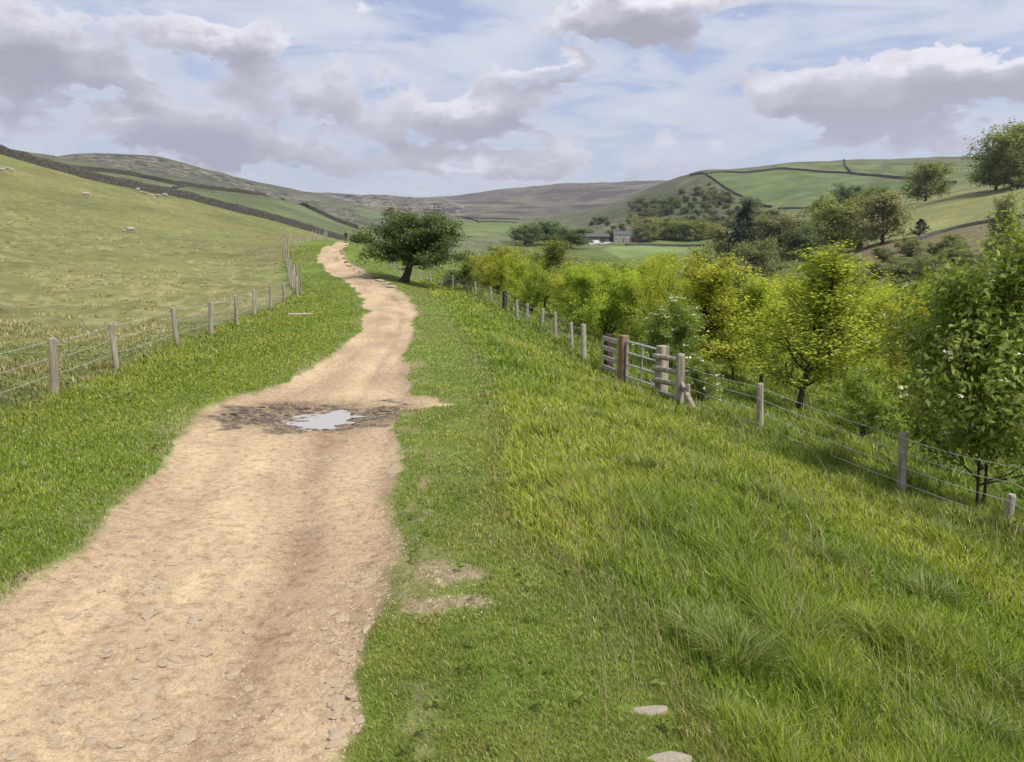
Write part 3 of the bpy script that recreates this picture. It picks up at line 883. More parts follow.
plant('hazel_tree', 'hazel', 1, 645, 262, 34, 60, 'yellow hazel whose top shows left above the white flowering shrub', 'tree')
# --- the plantation between: rows of the same young trees
pr = np.random.default_rng(21)
cnt = 0
for i in range(105):
    Y = 23 + 46 * pr.random() ** .8
    u = 480 + 600 * pr.random()
    fx = np.interp(Y, [10, 13, 18, 22, 30, 40, 50, 60], [5.3, 4.4, 2.7, 2.0, .9, -.9, -3, -6])
    X = (u - 512) * Y / F
    if X < fx + 1.6: continue
    vt = 251 + 28 * pr.random() + 14 * (680 < u < 930) + max(0, (u - 760) * .10) + max(0, (30 - Y) * 1.2)
    k = pr.choice(['birch', 'hazel', 'orange', 'greenyoung'], p=[.52, .25, .19 if u > 780 else .05, .04 if u > 780 else .18])
    plant({'birch': 'birch_tree', 'hazel': 'hazel_tree', 'orange': 'young_oak', 'greenyoung': 'young_tree'}[k], k, cnt, u, vt, Y, 16 + 800 / Y,
          {'birch': 'yellow-green young birch deep in the plantation beyond the fence', 'hazel': 'bright bushy hazel deep in the plantation beyond the fence',
           'orange': 'amber-leaved young oak deep in the plantation beyond the fence', 'greenyoung': 'mid-green young tree deep in the plantation beyond the fence'}[k],
          'tree', {'birch': 'plantation birches', 'hazel': 'plantation hazels', 'orange': 'plantation oaks', 'greenyoung': 'plantation green trees'}[k])
    cnt += 1
# --- grey-green willow scrub filling the valley floor
for i in range(120):
    Y = 75 + 190 * pr.random()
    u = 440 + 640 * pr.random()
    X = (u - 512) * Y / F
    if X < np.interp(Y, [60, 100, 150, 250], [-5, -4, -2, 0]): continue
    if u < 720 and Y > 170 and u > 570: continue
    if u > 860 and Y > 150: continue
    z = float(gz(X, Y)); vb = 238 + (2.2 - z) * F / Y
    vt = max(vb - (3.2 + 2.6 * pr.random()) * F / Y, np.interp(u, [440, 560, 600, 710, 740, 860, 1024], [238, 247, 259, 257, 236, 232, 250]) + 8 * pr.random())
    if vt > vb - .8 * F / Y: continue
    plant('willow_shrub', 'willow', i, u, vt, Y, (4 + 3 * pr.random()) * F / Y, 'grey-green willow bush in the scrub on the valley floor', 'shrub', 'willow bushes on the valley floor')
# --- larger trees beyond
BIG = [
 ('round_dark', 0, 750, 203, 230, 34, 'pine_tree', 'dark blue-green pointed evergreen at the foot of the green field'),
 ('round_brown', 0, 786, 213, 210, 54, 'alder_tree', 'brownish green tree right of the dark evergreen, with a forked dark trunk'),
 ('round_dark', 1, 803, 226, 190, 34, 'tree', 'low dark round tree before the yellow-topped one'),
 ('round_pale', 0, 835, 199, 200, 56, 'ash_tree', 'tall olive-green domed tree in the middle of the valley trees'),
 ('round_brown', 1, 885, 193, 185, 52, 'oak_tree', 'rusty brown-leaved oak beside the grass spur'),
 ('round_dark', 2, 846, 184, 420, 27, 'tree', 'dark round tree on the lower edge of the big green field'),
 ('round', 0, 876, 187, 360, 30, 'tree', 'mid-green tree between the dark round tree and the rusty oak'),
 ('round', 1, 822, 196, 340, 22, 'tree', 'small green tree left below the dark round tree'),
 ('round_pale', 1, 930, 162, 330, 40, 'ash_tree', 'pale green round-headed tree alone by the wall on the spur'),
 ('round', 1, 1000, 142, 275, 42, 'beech_tree', 'big green tree on top of the spur, left of the skyline pair'),
 ('round', 0, 1018, 122, 265, 60, 'beech_tree', 'big taller tree on top of the spur, cut by the right edge'),
 ('round_pale', 0, 1024, 146, 250, 40, 'oak_tree', 'lighter green tree low in front of the big pair on the spur'),
 ('round', 0, 1060, 120, 260, 60, 'beech_tree', 'big tree standing past the spur pair to the right'),
 ('round_brown', 1, 1008, 195, 120, 26, 'alder_tree', 'thin brownish tree behind the top of the flowering rowan'),
 ('pine', 0, 921, 219, 180, 14, 'pine_tree', 'small pointed conifer at the edge of the bracken bank'),
 ('round_dark', 0, 524, 225, 330, 34, 'sycamore_tree', 'dark green broad tree at the left end of the clump by the farm'),
 ('round_dark', 1, 548, 221, 345, 44, 'sycamore_tree', 'dark green highest tree of the clump by the farm'),
 ('round_dark', 2, 570, 227, 330, 34, 'sycamore_tree', 'dark green tree at the right end of the clump by the farm'),
 ('round_brown', 0, 642, 216, 440, 26, 'ash_tree', 'olive tree standing right behind the farmhouse'),
 ('round', 1, 665, 219, 450, 30, 'ash_tree', 'mid-green tree in the wood edge right of the farm'),
 ('round_brown', 1, 690, 222, 440, 30, 'ash_tree', 'olive tree at the right end of the wood edge above the field'),
 ('round_brown', 1, 730, 228, 250, 40, 'alder_tree', 'bare-looking grey-brown tree at the left of the valley trees'),
 ('round_brown', 0, 760, 240, 160, 44, 'alder_tree', 'grey-brown bushy tree before the forked alder'),
 ('round_pale', 1, 700, 247, 130, 30, 'willow_tree', 'pale olive bush above the spire-topped birch'),
 ('round_dark', 1, 356, 234, 170, 14, 'bush', 'small dark bush at the far end of the track beside the walker'),
 ('round_pale', 0, 366, 233, 160, 12, 'bush', 'pale bush between the far end of the track and the hawthorn'),
]
for k, var, u, vt, Y, w, nm, lab in BIG:
    if nm == 'pine_tree': k = 'pine'
    plant(nm, k, var, u, vt, Y, w, lab, 'bush' if nm == 'bush' else 'tree', hmin=1.2)
for i in range(16):
    u = 640 + 88 * (i + pr.random() * .8) / 16
    plant('ash_tree', ['round_brown', 'round_pale', 'round'][i % 3], i, u, 217 + 8 * pr.random(), 425 + 40 * pr.random(), 18 + 8 * pr.random(), 'olive ash in the tree belt behind the fields right of the farm', 'tree', 'tree belt beside the farm', hmin=5)
for i in range(46):
    u = 850 + 190 * pr.random(); v = 243 + 42 * pr.random()
    q = hit(u, v, 70, 400)
    if q[1] > 300: continue
    h_ = 1.2 + 2.2 * pr.random()
    plant('willow_shrub', 'willow', i, u, v, q[1], h_ * 1.3 * F / q[1], 'grey-green bush growing at the foot of the bracken bank', 'shrub', 'bushes below the bracken bank', h=h_)
for i, (u, v, y0, h_) in enumerate([(655,213,400,7),(662,209,420,8),(668,215,380,7),(676,208,420,7),(648,217,400,6),(684,214,380,6),(671,203,430,6),(640,220,420,6),(692,209,400,6)]):
    q = hit(u, v, y0)
    if q[1] < 1000: plant('hillside_tree', 'round_dark', i, u, v, q[1], h_ * 1.25 * F / q[1], 'dark tree in the wooded hollow halfway up the scrub hill', 'tree', 'dark trees in the hollow of the scrub hill', h=h_)
for u, vt, lab in [(611, 230, 'dark green tree standing between the barn and the farmhouse'), (641, 227, 'olive tree close against the right gable of the cottage'), (588, 229, 'dark tree at the left end of the barn')]:
    plant('farmyard_tree', 'round_dark' if u < 640 else 'round_brown', 1, u, vt, 425, 13, lab, 'tree', hmin=3)
# --- thorn scrub on the steep hill
bl = blossom(PLANTS['scrub'][0], 240, .035, .2, 4)
for (u, v, y0, w, lab) in [(678, 221, 330, 10, 'bright white blossoming thorn low on the scrub hill'), (668, 211, 400, 7, 'small white blossoming thorn halfway up the scrub hill'), (724, 218, 330, 11, 'wide pale blossoming thorn near the evergreen'),
                     (710, 193, 420, 10, 'pale blossoming thorn high on the scrub hill'), (744, 200, 400, 12, 'pale thorn beside the wall of the green field')]:
    q = hit(u, v + 3, y0)
    plant('blossoming_thorn', 'scrub', 0, u, v - 3, q[1], w, lab, 'shrub', flowers=bl, hmin=1.5)
i = 0
while i < 760:
    u = 590 + 190 * pr.random(); v = 182 + 50 * pr.random()
    lim = np.interp(u, [590, 640, 680, 705, 740, 780], [214, 198, 188, 182, 199, 212])
    i += 1
    if v < lim or v > 236 or vnoise(u / 17.0, v / 9.0, 44) < .44: continue
    q = hit(u, v, 300)
    if q[1] > 1000 or q[1] < 320: continue
    hgt = 1.5 + 5.0 * pr.random() ** 1.7 * (1.3 if 640 < u < 690 and v > 200 else 1)
    o = plant('thorn_bush', 'scrub', i, u, v, q[1], hgt * 1.3 * F / q[1], 'olive thorn bush scattered over the steep scrub hillside', 'shrub', 'thorn bushes on the scrub hill', h=hgt)
# ------------------------------------------------------------------ dry stone walls
def stone_wall(pts, label, hgt=1.35, thick=.6, seed=0, step=1.0, cat='wall'):
    """pts: places on the land (x, y); a rough wall with uneven coping following the ground"""
    rg = np.random.default_rng(seed)
    pts = np.array([p[:2] for p in pts])
    seg = np.hypot(*np.diff(pts, axis=0).T)
    s = np.concatenate([[0], np.cumsum(seg)])
    # smooth the corners a little
    t = np.arange(0, s[-1], step)
    X = np.interp(t, s, pts[:, 0]); Y = np.interp(t, s, pts[:, 1])
    kn = max(1, int(8 / step)); ker = np.ones(kn) / kn
    if len(X) > kn * 3:
        Xp = np.convolve(np.pad(X, kn, mode='edge'), ker, 'same')[kn:-kn]; Yp = np.convolve(np.pad(Y, kn, mode='edge'), ker, 'same')[kn:-kn]
        X, Y = Xp, Yp
    Z = gz(X, Y)
    dx, dy = np.gradient(X), np.gradient(Y)
    L = np.hypot(dx, dy) + 1e-9
    nx, ny = -dy / L, dx / L
    n = len(X)
    prof = [(-.5, -.4), (-.48, .35), (-.36, .8), (-.28, 1.0), (.28, 1.0), (.36, .8), (.48, .35), (.5, -.4)]
    V_, k = [], len(prof)
    lowf = np.convolve(rg.normal(size=n + 20), np.ones(9) / 9, 'same')[10:-10] if n > 25 else np.zeros(n)
    top = hgt * (1 + .04 * rg.normal(size=n) + .10 * lowf)
    for a, b in prof:
        j = rg.normal(size=n) * .05
        V_.append(np.stack([X + nx * thick * (a + j), Y + ny * thick * (a + j), Z + np.where(b < 0, b, b * top)], -1))
    V_ = np.stack(V_, 1).reshape(-1, 3)
    i = np.arange(n - 1)[:, None]; j = np.arange(k - 1)[None]
    q = np.stack([i * k + j, (i + 1) * k + j, (i + 1) * k + j + 1, i * k + j + 1], -1).reshape(-1, 4)
    me = np_mesh('stone_wall', V_, q.ravel(), np.arange(len(q)) * 4, [MAT['wall']])
    return tag(obj('stone_wall', me), label, cat)

def at(*l): return [P(u, v, Y) for u, v, Y in l]
def on(*l): return [hit(u, v, y0) for u, v, y0 in l]
w1 = at((-60,140,150),(0,157,150),(33,166,153),(63,175,156),(126,190,165),(190,201,175),(256,219,185),(290,228,190),(309,233,193),(332,239,197),(346,240,203))
stone_wall(w1, 'long dark dry stone wall running down the top of the sheep pasture to the end of the track', 1.75, .8, 1)
stone_wall(on((62,169,220),(101,172,220),(138,177,220),(176,185,230),(214,190,230),(256,195.5,240),(283,199.5,240),(309,209,240),(332,219.5,240),(362,230,240)), 'second dark dry stone wall, higher on the left hillside beyond the long one', 1.7, .8, 2)
stone_wall(on((173,189.5,200),(179,187.5,220),(186,186,220)), 'short cross wall joining the two long walls on the left hillside', .9, .7, 3)
stone_wall(on((690,176,500),(706,174.8,500),(724,172.6,560),(783,169.6,560),(848,173.6,500),(880,176.6,450),(913,179.5,420),(957,183.5,400)), 'dark wall along the top of the big green field on the right hill', 1.9, .9, 4)
stone_wall(on((839,159,600),(845,166,560),(851,173,500)), 'short steep wall climbing the moor above the big green field', 1.8, .9, 5)
stone_wall(on((706,175.5,500),(721,185.5,450),(739,196,420),(757,203,400),(772,208,400)), 'wall curving down between the scrub hill and the big green field', 1.7, .9, 6)
stone_wall(on((905,199.5,350),(925,194,350),(945,187,380),(957,184,390)), 'wall beside the pale green tree on the spur', 1.6, .8, 7)
stone_wall(on((777,209.5,380),(800,209,380),(840,206,380),(880,202,350)), 'low wall along the foot of the big green field', 1.3, .8, 8)
stone_wall(on((440,218,380),(479,222.5,380),(518,223.5,380)), 'dark wall across the valley right of the hawthorn top', 1.1, .9, 9)
stone_wall(on((438,215,700),(470,218,700),(520,219.5,700)), 'fainter upper wall across the valley right of the hawthorn', 1.2, 1.0, 10)
stone_wall(on((625,246,280),(650,245.5,300),(680,246.5,300),(708,246.5,300)), 'low dark wall between the two small fields below the farm', 1.1, .7, 11)

stone_wall(on((893,248,110),(915,242,110),(940,233,110),(965,227,110),(1000,221,110),(1040,216,110)), 'low dark tumbled wall along the top of the brown bracken bank', .8, .9, 12)

# ------------------------------------------------------------------ post and wire fences
def post_mesh(x, y, h, r, lean, mat, square=False, sunk=.25, origin=(0, 0, 0)):
    z = float(gz(x, y))
    mb = MB()
    ox, oy, oz = origin
    lx, ly = lean
    n = 4 if square else 9
    pts = [(x - ox + lx * t, y - oy + ly * t, z - oz + t) for t in (-sunk, 0, h * .35, h * .7, h - .02, h)]
    mb.tube(pts, [r * q for q in (1.05, 1.04, 1.0, .97, .95, .78)], n, jitter=.10)
    return mb

def wire_pts(a, b, sag, k=5):
    a, b = np.array(a, float), np.array(b, float)
    return [a + (b - a) * t - np.array([0, 0, sag * 4 * t * (1 - t)]) for t in np.linspace(0, 1, k)]

def wire_fence(name, posts, heights, label, rad=.055, strands=(.98, .72, .45, .2), netting=False, wire_r=.0032, mats=None, seed=0, wood='wood', group=None):
    rg = random.Random(seed)
    bx, by = posts[0][0], posts[0][1]
    base = (bx, by, float(gz(bx, by)))
    root = empty(name, base, label, 'fence', group)
    tops = []
    for i, p in enumerate(posts):
        x, y = p[0], p[1]
        h = heights[i] if hasattr(heights, '__len__') else heights * (1 + rg.uniform(-.06, .06))
        le = (rg.uniform(-.06, .06), rg.uniform(-.05, .05))
        rr = p[2] if len(p) > 2 else rad * rg.uniform(.88, 1.12)
        mb = post_mesh(x, y, h, rr, le, wood, origin=base)
        mb.build('post', MAT[mats[i] if mats else wood], root, smooth=False)
        tops.append((x - base[0], y - base[1], float(gz(x, y)) - base[2], h, le))
    for f in strands:
        mb = MB()
        for a, b in zip(tops[:-1], tops[1:]):
            H = min(1.0, max(a[3], b[3]))
            za, zb = f * min(H, a[3] * .99) if a[3] > .7 else f * H, f * min(H, b[3] * .99) if b[3] > .7 else f * H
            off = rad + .004
            pa = (a[0] + a[4][0] * za - off, a[1] + a[4][1] * za, a[2] + za); pb = (b[0] + b[4][0] * zb - off, b[1] + b[4][1] * zb, b[2] + zb)
            mb.tube(wire_pts(pa, pb, .015 + .03 * rg.random()), wire_r, 4, cap=False)
            if f == strands[0]:
                L = math.dist(pa, pb)
                for q in np.linspace(0, 1, max(2, int(L / .3)))[1:-1]:
                    c = np.array(pa) + (np.array(pb) - np.array(pa)) * q - np.array([0, 0, .03 * 4 * q * (1 - q)])
                    mb.tube([c + np.array([-.012, .01, .018]), c - np.array([-.012, .01, .018])], wire_r * .7, 3, cap=False)
        mb.build('barbed_wire' if f == strands[0] else 'wire', MAT['wire'], root)
    if netting:
        mb = MB()
        for a, b in zip(tops[:-1], tops[1:]):
            L = math.dist(a[:2], b[:2]); m = max(3, int(L / .3))
            for q in np.linspace(0, 1, m)[1:-1]:
                c = np.array(a[:3]) + (np.array(b[:3]) - np.array(a[:3])) * q
                mb.tube([c + np.array([-rad, 0, .03]), c + np.array([-rad, 0, .74])], wire_r * .75, 3, cap=False)
        mb.build('netting', MAT['wire'], root)
    return root

# left fence: the near run to its corner post
Lp = [P(u, v, Y) for u, v, Y in [(55,398,12.1),(117,371,15.0),(178,348,17.9),(211,335,20.6),(237,326,23.4),(255,317,26.3),(271,310,29.3),(284,305,32.2),(297,297,37.0),(301,293,40.0)]]
Lp = [(-6.95, 6.2, 0), (-7.05, 9.2, 0)] + [tuple(p) for p in Lp]
Lp = [(p[0], p[1]) for p in Lp]
wire_fence('wire_fence', Lp, [1.0, 1.0, .97, .96, .98, .94, .95, .92, .95, .93, .97, 1.0], 'weathered post and wire fence between the left verge and the sheep pasture', .058, (.95, .66, .38), seed=4, wire_r=.0042)
ff = []
for i, t in enumerate(np.linspace(0, 1, 30)[1:]):
    k = np.array([[-11.05, 40], [-13.8, 48], [-18.0, 62], [-22, 75], [-25.6, 88], [-27.5, 100], [-29, 115], [-32, 135], [-36, 150]])
    s = np.linspace(0, 1, len(k))
    ff.append((np.interp(t, s, k[:, 0]), np.interp(t, s, k[:, 1])))
wire_fence('wire_fence', ff, 1.5, 'closely posted far fence curving uphill from the left corner post to the stone wall', .06, (.98, .74, .5, .28), seed=6, wire_r=.004)
# right fence beyond the gate, towards the hawthorn and past it
Rp = [(u, v, Y) for u, v, Y in [(584,361,22.0),(572,351,23.7),(556,341,26.2),(541.5,331,28.8),(527,325,31.0),(517,318,33.5),(505.5,312,36.3),(491.7,304,40.6),(476,295,46.5),(464,291,50.5),(453,288,53),(442,286,55),(431,285,57),(420,283,59),(410,281,61),(400,279,64),(391,276,68)]]
Rq = [(float(P(*q)[0]), float(P(*q)[1])) for q in Rp]
Rm = ['wood_pale', 'wood_pale', 'wood_pale', 'wood_pale', 'wood_pale', 'wood_pale', 'wood_dark'] + ['wood_pale'] * 10
Rh = [1.08, .92, .98, .82, .82, .80, .95, .92, .88, .95] + [.95] * 7
Rq = [(x, y, .13 if i == 6 else (.075 if i == 0 else .055)) for i, (x, y) in enumerate(Rq)]
wire_fence('wire_fence', Rq, Rh, 'pale posts with wire and netting running from the gate up to the hawthorn', .055, (.95, .72, .5, .28), True, .0035, Rm, seed=8)
# right fence on the near side of the gate
ep = P(679, 407, 16.1)
Np = [(float(ep[0]) + .12, float(ep[1]) - .25, .05)] + [(float(P(*q)[0]), float(P(*q)[1]), .062) for q in [(760,438,13.5),(901,497,10.4)]] + [(6.02, 8.86, .05), (6.25, 7.1, .06), (7.1, 4.2, .06)]
wire_fence('wire_fence', Np, [.55, .98, .95, .55, .98, .98], 'post and wire fence falling away on the right in front of the young trees', .06, (.95, .74, .5, .26), seed=9, wire_r=.0038)

# ------------------------------------------------------------------ gate with its rail panels
def up_post(mb, x, y, h, s, base, rot, sunk=.3):
    z = float(gz(x, y))
    mb.box((x - base[0], y - base[1], z - base[2] + (h - sunk) / 2), (s, s, h + sunk), Matrix.Rotation(rot, 3, 'Z'), bev=.012)
gA, gB, gC, gD = [P(*q) for q in [(608,373,19.6),(622.5,385,18.3),(661,396,17.0),(679,407,16.1)]]
dirv = (gC - gB)[:2] / np.linalg.norm((gC - gB)[:2]); rotg = math.atan2(dirv[1], dirv[0])
def zt(p): return float(gz(p[0], p[1]))
# left panel: dark far post, brown gate post, four pale boards
b0 = (gA[0], gA[1], zt(gA))
pl_ = empty('rail_panel', b0, 'short panel of four pale boards between a dark post and the brown gate post', 'fence', 'rail panels beside the gate')
m = MB(); up_post(m, gA[0], gA[1], 1.02, .19, b0, rotg); m.build('post', MAT['wood_dark'], pl_)
m = MB(); up_post(m, gB[0], gB[1], 1.18, .2, b0, rotg); m.build('post', MAT['wood_brown'], pl_)
nrm = np.array([-dirv[1], dirv[0]])
if nrm[1] > 0: nrm = -nrm
for k in range(4):
    m = MB()
    za = zt(gA) + .92 - .245 * k; zb_ = zt(gB) + 1.0 - .245 * k
    off = nrm * .12
    a = np.array([gA[0] + off[0] - dirv[0] * .1, gA[1] + off[1] - dirv[1] * .1, za]); b = np.array([gB[0] + off[0] * .6 - dirv[0] * .11, gB[1] + off[1] * .6 - dirv[1] * .11, zb_])
    d = b - a; L = np.linalg.norm(d)
    q = Vector(d).to_track_quat('X', 'Z').to_matrix()
    c = (a + b) / 2 - np.array(b0)
    m.box(c, (L, .035, .115), q, bev=.006); m.build('rail', MAT['wood_pale'], pl_)
# right panel: thick post, end post with strut, four half-round rails
b1 = (gC[0], gC[1], zt(gC))
pr_ = empty('rail_panel', b1, 'short panel of four half-round rails between the thick post and the strutted end post', 'fence', 'rail panels beside the gate')
m = MB(); up_post(m, gC[0], gC[1], 1.16, .22, b1, rotg); m.build('post', MAT['wood'], pr_)
m = MB(); m.tube([(gD[0] - b1[0], gD[1] - b1[1], zt(gD) - b1[2] + t) for t in (-.3, 0, .4, .8, 1.1, 1.13)], [.105, .1, .095, .092, .09, .07], 10, jitter=.1); m.build('post', MAT['wood'], pr_)
for k in range(4):
    m = MB()
    a = np.array([gC[0], gC[1], zt(gC) + .92 - .27 * k]) - np.append(dirv, 0) * .14 + np.append(nrm, 0) * .12
    b = np.array([gD[0], gD[1], zt(gD) + 1.0 - .27 * k]) + np.append(nrm, 0) * .06 - np.append(dirv, 0) * .03
    m.tube([a - np.array(b1), (a + b) / 2 - np.array(b1), b - np.array(b1)], [.062, .06, .056], 8, jitter=.12); m.build('rail', MAT['wood'], pr_)
m = MB()
a = np.array([gD[0], gD[1], zt(gD) + .55]); fdir = np.array([Np[1][0] - gD[0], Np[1][1] - gD[1]]); fdir /= np.linalg.norm(fdir)
b = np.array([gD[0] + fdir[0] * .75, gD[1] + fdir[1] * .75, 0]); b[2] = zt(b) - .05
m.tube([a - np.array(b1), b - np.array(b1)], [.05, .055], 8, jitter=.1); m.build('strut', MAT['wood'], pr_)
# the gate itself
g0 = np.array([gB[0], gB[1]]) + dirv * .14; g1 = np.array([gC[0], gC[1]]) - dirv * .12
zg0, zg1 = zt(gB), zt(gC)
bg_ = (g0[0], g0[1], zg0)
gt = empty('metal_gate', bg_, 'galvanised tube gate with four bars closed between the two thick timber posts', 'gate')
Lg = np.linalg.norm(g1 - g0)
def gp(t, h): # point on the gate plane
    xy = g0 + (g1 - g0) * t
    return np.array([xy[0] - bg_[0], xy[1] - bg_[1], (zg0 + (zg1 - zg0) * t) - bg_[2] + h])
for t in (0.0, 1.0):
    m = MB(); m.tube([gp(t, .05), gp(t, 1.06)], .026, 10); m.build('upright', MAT['metal'], gt)
for h in (1.05, .78, .50, .2):
    m = MB(); m.tube([gp(0, h), gp(1, h)], .022 if h < 1 else .026, 10); m.build('bar', MAT['metal'], gt)
m = MB(); m.tube([gp(.5, .2), gp(.5, 1.05)], .018, 8); m.box(gp(.5, .9), (.05, .04, .2), Matrix.Rotation(rotg, 3, 'Z'), bev=.006); m.build('latch_bar', MAT['metal'], gt)
m = MB()
for h in (.3, .95): m.tube([gp(-.09, h), gp(0, h)], .016, 6); m.tube([gp(0, h - .05), gp(0, h + .05)], .034, 8)
m.build('hinge', MAT['metal'], gt)

# ------------------------------------------------------------------ stones
def rock(seed, flat=.5):
    rg = np.random.default_rng(seed)
    bm = bmesh.new(); bmesh.ops.create_icosphere(bm, subdivisions=2, radius=1)
    pl = unit(rg.normal(size=(9, 3)))
    for v in bm.verts:
        d = np.array(v.co)
        s = 1.0
        for p in pl:
            k = d @ p
            if k > .62: s = min(s, .62 / k)
        s *= 1 + .05 * rg.normal()
        v.co = Vector((d[0] * s, d[1] * s, d[2] * s * flat))
    me = bpy.data.meshes.new('stone'); bm.to_mesh(me); bm.free()
    return me
rocks = [rock(i, .5) for i in range(7)]
rocks_track = [m.copy() for m in rocks]
for m_ in rocks: m_.materials.append(MAT['stone'])
for m_ in rocks_track: m_.materials.append(MAT['stone_track'])
sr = np.random.default_rng(31)
cnt = 0
regions = [((40, 250), (560, 745), 150), ((90, 235), (560, 640), 40), ((325, 375), (610, 745), 130), ((0, 120), (640, 760), 45), ((150, 260), (500, 570), 22)]
for (u0, u1), (v0, v1), num in regions:
    for i in range(num):
        u, v = sr.uniform(u0, u1), sr.uniform(v0, v1)
        q = hit(u, v, 1.8, 30)
        if cnt >= 295 or track_sd(np.array([q[0]]), np.array([q[1]]))[0] < .03: continue
        s = .012 + .032 * sr.random() ** 2.2
        o = obj('embedded_stone', rocks_track[cnt % 7]); cnt += 1
        o.location = (q[0], q[1], q[2] + s * .02); o.scale = (s * sr.uniform(.9, 1.7), s * sr.uniform(.8, 1.2), s * .75); o.rotation_euler = (sr.uniform(-.12, .12), sr.uniform(-.12, .12), sr.uniform(0, 6.3))
        tag(o, 'pale angular stone bedded in the dusty surface of the track', 'stone', 'stones bedded in the near track')
# loose grit: too many to count
mg = MB()
vs_, qs_ = [], []
base_v = np.array([(1, 0, 0), (0, 1, 0), (-1, 0, 0), (0, -1, 0), (.1, .1, .8)], float)
npb = 26000
w1_, w2_ = sr.normal(size=360), sr.normal(size=360)
r_ = np.exp(math.log(2.6) + (math.log(16) - math.log(2.6)) * sr.random(npb)); y_ = r_
x_ = np.interp(y_, TR[:, 1], TR[:, 0]) + np.interp(y_, TR[:, 1], TR[:, 2]) * sr.uniform(-1.1, 1.1, npb)
cl_ = fbm(x_ * 1.6, y_ * 1.0, 3, 90)
k_ = (track_sd(x_, y_) > .0) & (cl_ + .12 * sr.random(npb) + .25 * (x_ > np.interp(y_, TR[:, 1], TR[:, 0]) + .75) > .5)
x_, y_ = x_[k_], y_[k_]
qw_ = [on_slope(u, v) for u, v in [(450, 582), (474, 606), (432, 612)]]
x_ = np.concatenate([x_, [qw_[i % 3][0] + w1_[i] * .13 for i in range(360)]]); y_ = np.concatenate([y_, [qw_[i % 3][1] + w2_[i] * .11 for i in range(360)]])
z_ = gz(x_, y_); s_ = .003 + .0075 * sr.random(len(x_)) ** 2
th = sr.random(len(x_)) * 6.28
ct, st_ = np.cos(th), np.sin(th)
bv = base_v[None] * (1 + .35 * sr.normal(size=(len(x_), 5, 1))) * s_[:, None, None]
vx = bv[..., 0] * ct[:, None] - bv[..., 1] * st_[:, None]; vy = bv[..., 0] * st_[:, None] + bv[..., 1] * ct[:, None]
V_ = np.stack([vx + x_[:, None], vy + y_[:, None], bv[..., 2] + z_[:, None] - .001], -1).reshape(-1, 3)
T_ = (np.arange(len(x_))[:, None, None] * 5 + np.array([[0, 1, 4], [1, 2, 4], [2, 3, 4], [3, 0, 4]])[None]).reshape(-1, 3)
tag(obj('loose_grit', np_mesh('loose_grit', V_, T_.ravel(), np.arange(len(T_)) * 3, [MAT['stone_track']])), 'loose grit and small pebbles scattered over the track', 'gravel', kind='stuff')
# churned clods round the puddle
mc = MB()
for i in range(150):
    a_, rr_ = sr.uniform(0, 6.28), sr.uniform(.45, 1.15)
    cx_, cy_ = PUD[0] - .12 + 1.12 * rr_ * math.cos(a_), PUD[1] + .62 * rr_ * math.sin(a_)
    if fbm(np.array([cx_ * 3]), np.array([cy_ * 5]), 3, 76)[0] < .46: continue
    s = .012 + .03 * sr.random() ** 2
    mc.ell((cx_, cy_, float(gz(cx_, cy_)) + s * .1), (s * sr.uniform(1, 2.4), s * sr.uniform(.7, 1.3), s * .3), Matrix.Rotation(sr.uniform(-.5, .5), 3, 'Z'), nu=7, nv=4)
tag(mc.build('mud', simple_mat('wet_mud', (.045, .034, .025), (.15, .108, .07), 20, .5, bump=.6), smooth=True), 'churned dark mud clods round the puddle', 'mud', kind='stuff')
# slabs set in the turf
for (u, v, sx, sy, sz, lab) in [(650, 711, .135, .05, .035, 'flat grey stone slab lying in the turf below the tall tussocks'), (668, 759, .13, .06, .04, 'tan stone half sunk in the turf at the bottom edge of the photo')]:
    q = hit(u, v, 1.8, 20)
    o = obj('stone_slab', rocks[3 if v < 740 else 5]); o.location = (q[0], q[1], q[2] - .002); o.scale = (sx, sy, sz); o.rotation_euler = (0, 0, .1)
    tag(o, lab, 'stone')
q = hit(312, 314.5, 15, 60)
m = MB(); m.box((0, 0, 0), (1.6, .16, .12), None, bev=.02)
o = m.build('stone_kerb', MAT['stone']); o.location = (q[0], q[1], q[2] - .015); o.rotation_euler = (0, .012, .06)
tag(o, 'long pale stone kerb lying across the left verge', 'kerb')
# pale edging stones along the right of the bend
edge_px = [(392,287,36),(386,284,38),(380,281,40),(374,278,42),(367,275,44),(361,272,46),(355,269,48),(350,266,50),(347,262,52),(345,258,54),(343,254,56),(342,251,60)]
for i, (u, v, y0) in enumerate(edge_px):
    q = hit(u, v, y0 - 6, 120)
    o = obj('edging_stone', rocks[i % 7]); s = sr.uniform(.28, .42)
    o.location = (q[0], q[1], q[2] + .04); o.scale = (s * 1.5, s * .8, s * .5); o.rotation_euler = (0, 0, sr.uniform(1.2, 2.2))
    tag(o, 'pale stone in the line edging the outer side of the far bend', 'stone', 'edging stones along the bend')

# ------------------------------------------------------------------ animals, walker
def fused(mb, name, mats, voxel, smooth=True):
    """shapes welded into one continuous skin"""
    me = mb.mesh(name + '_raw', MAT['wool'])
    o = bpy.data.objects.new(name + '_raw', me); COL.objects.link(o)
    md = o.modifiers.new('weld', 'REMESH'); md.mode = 'VOXEL'; md.voxel_size = voxel
    sm = o.modifiers.new('soft', 'SMOOTH'); sm.factor = .5; sm.iterations = 3
    dg = bpy.context.evaluated_depsgraph_get()
    out = bpy.data.meshes.new_from_object(o.evaluated_get(dg))
    bpy.data.objects.remove(o); bpy.data.meshes.remove(me)
    out.name = name
    out.materials.clear()
    for m in mats: out.materials.append(m)
    out.polygons.foreach_set('use_smooth', [smooth] * len(out.polygons))
    return out

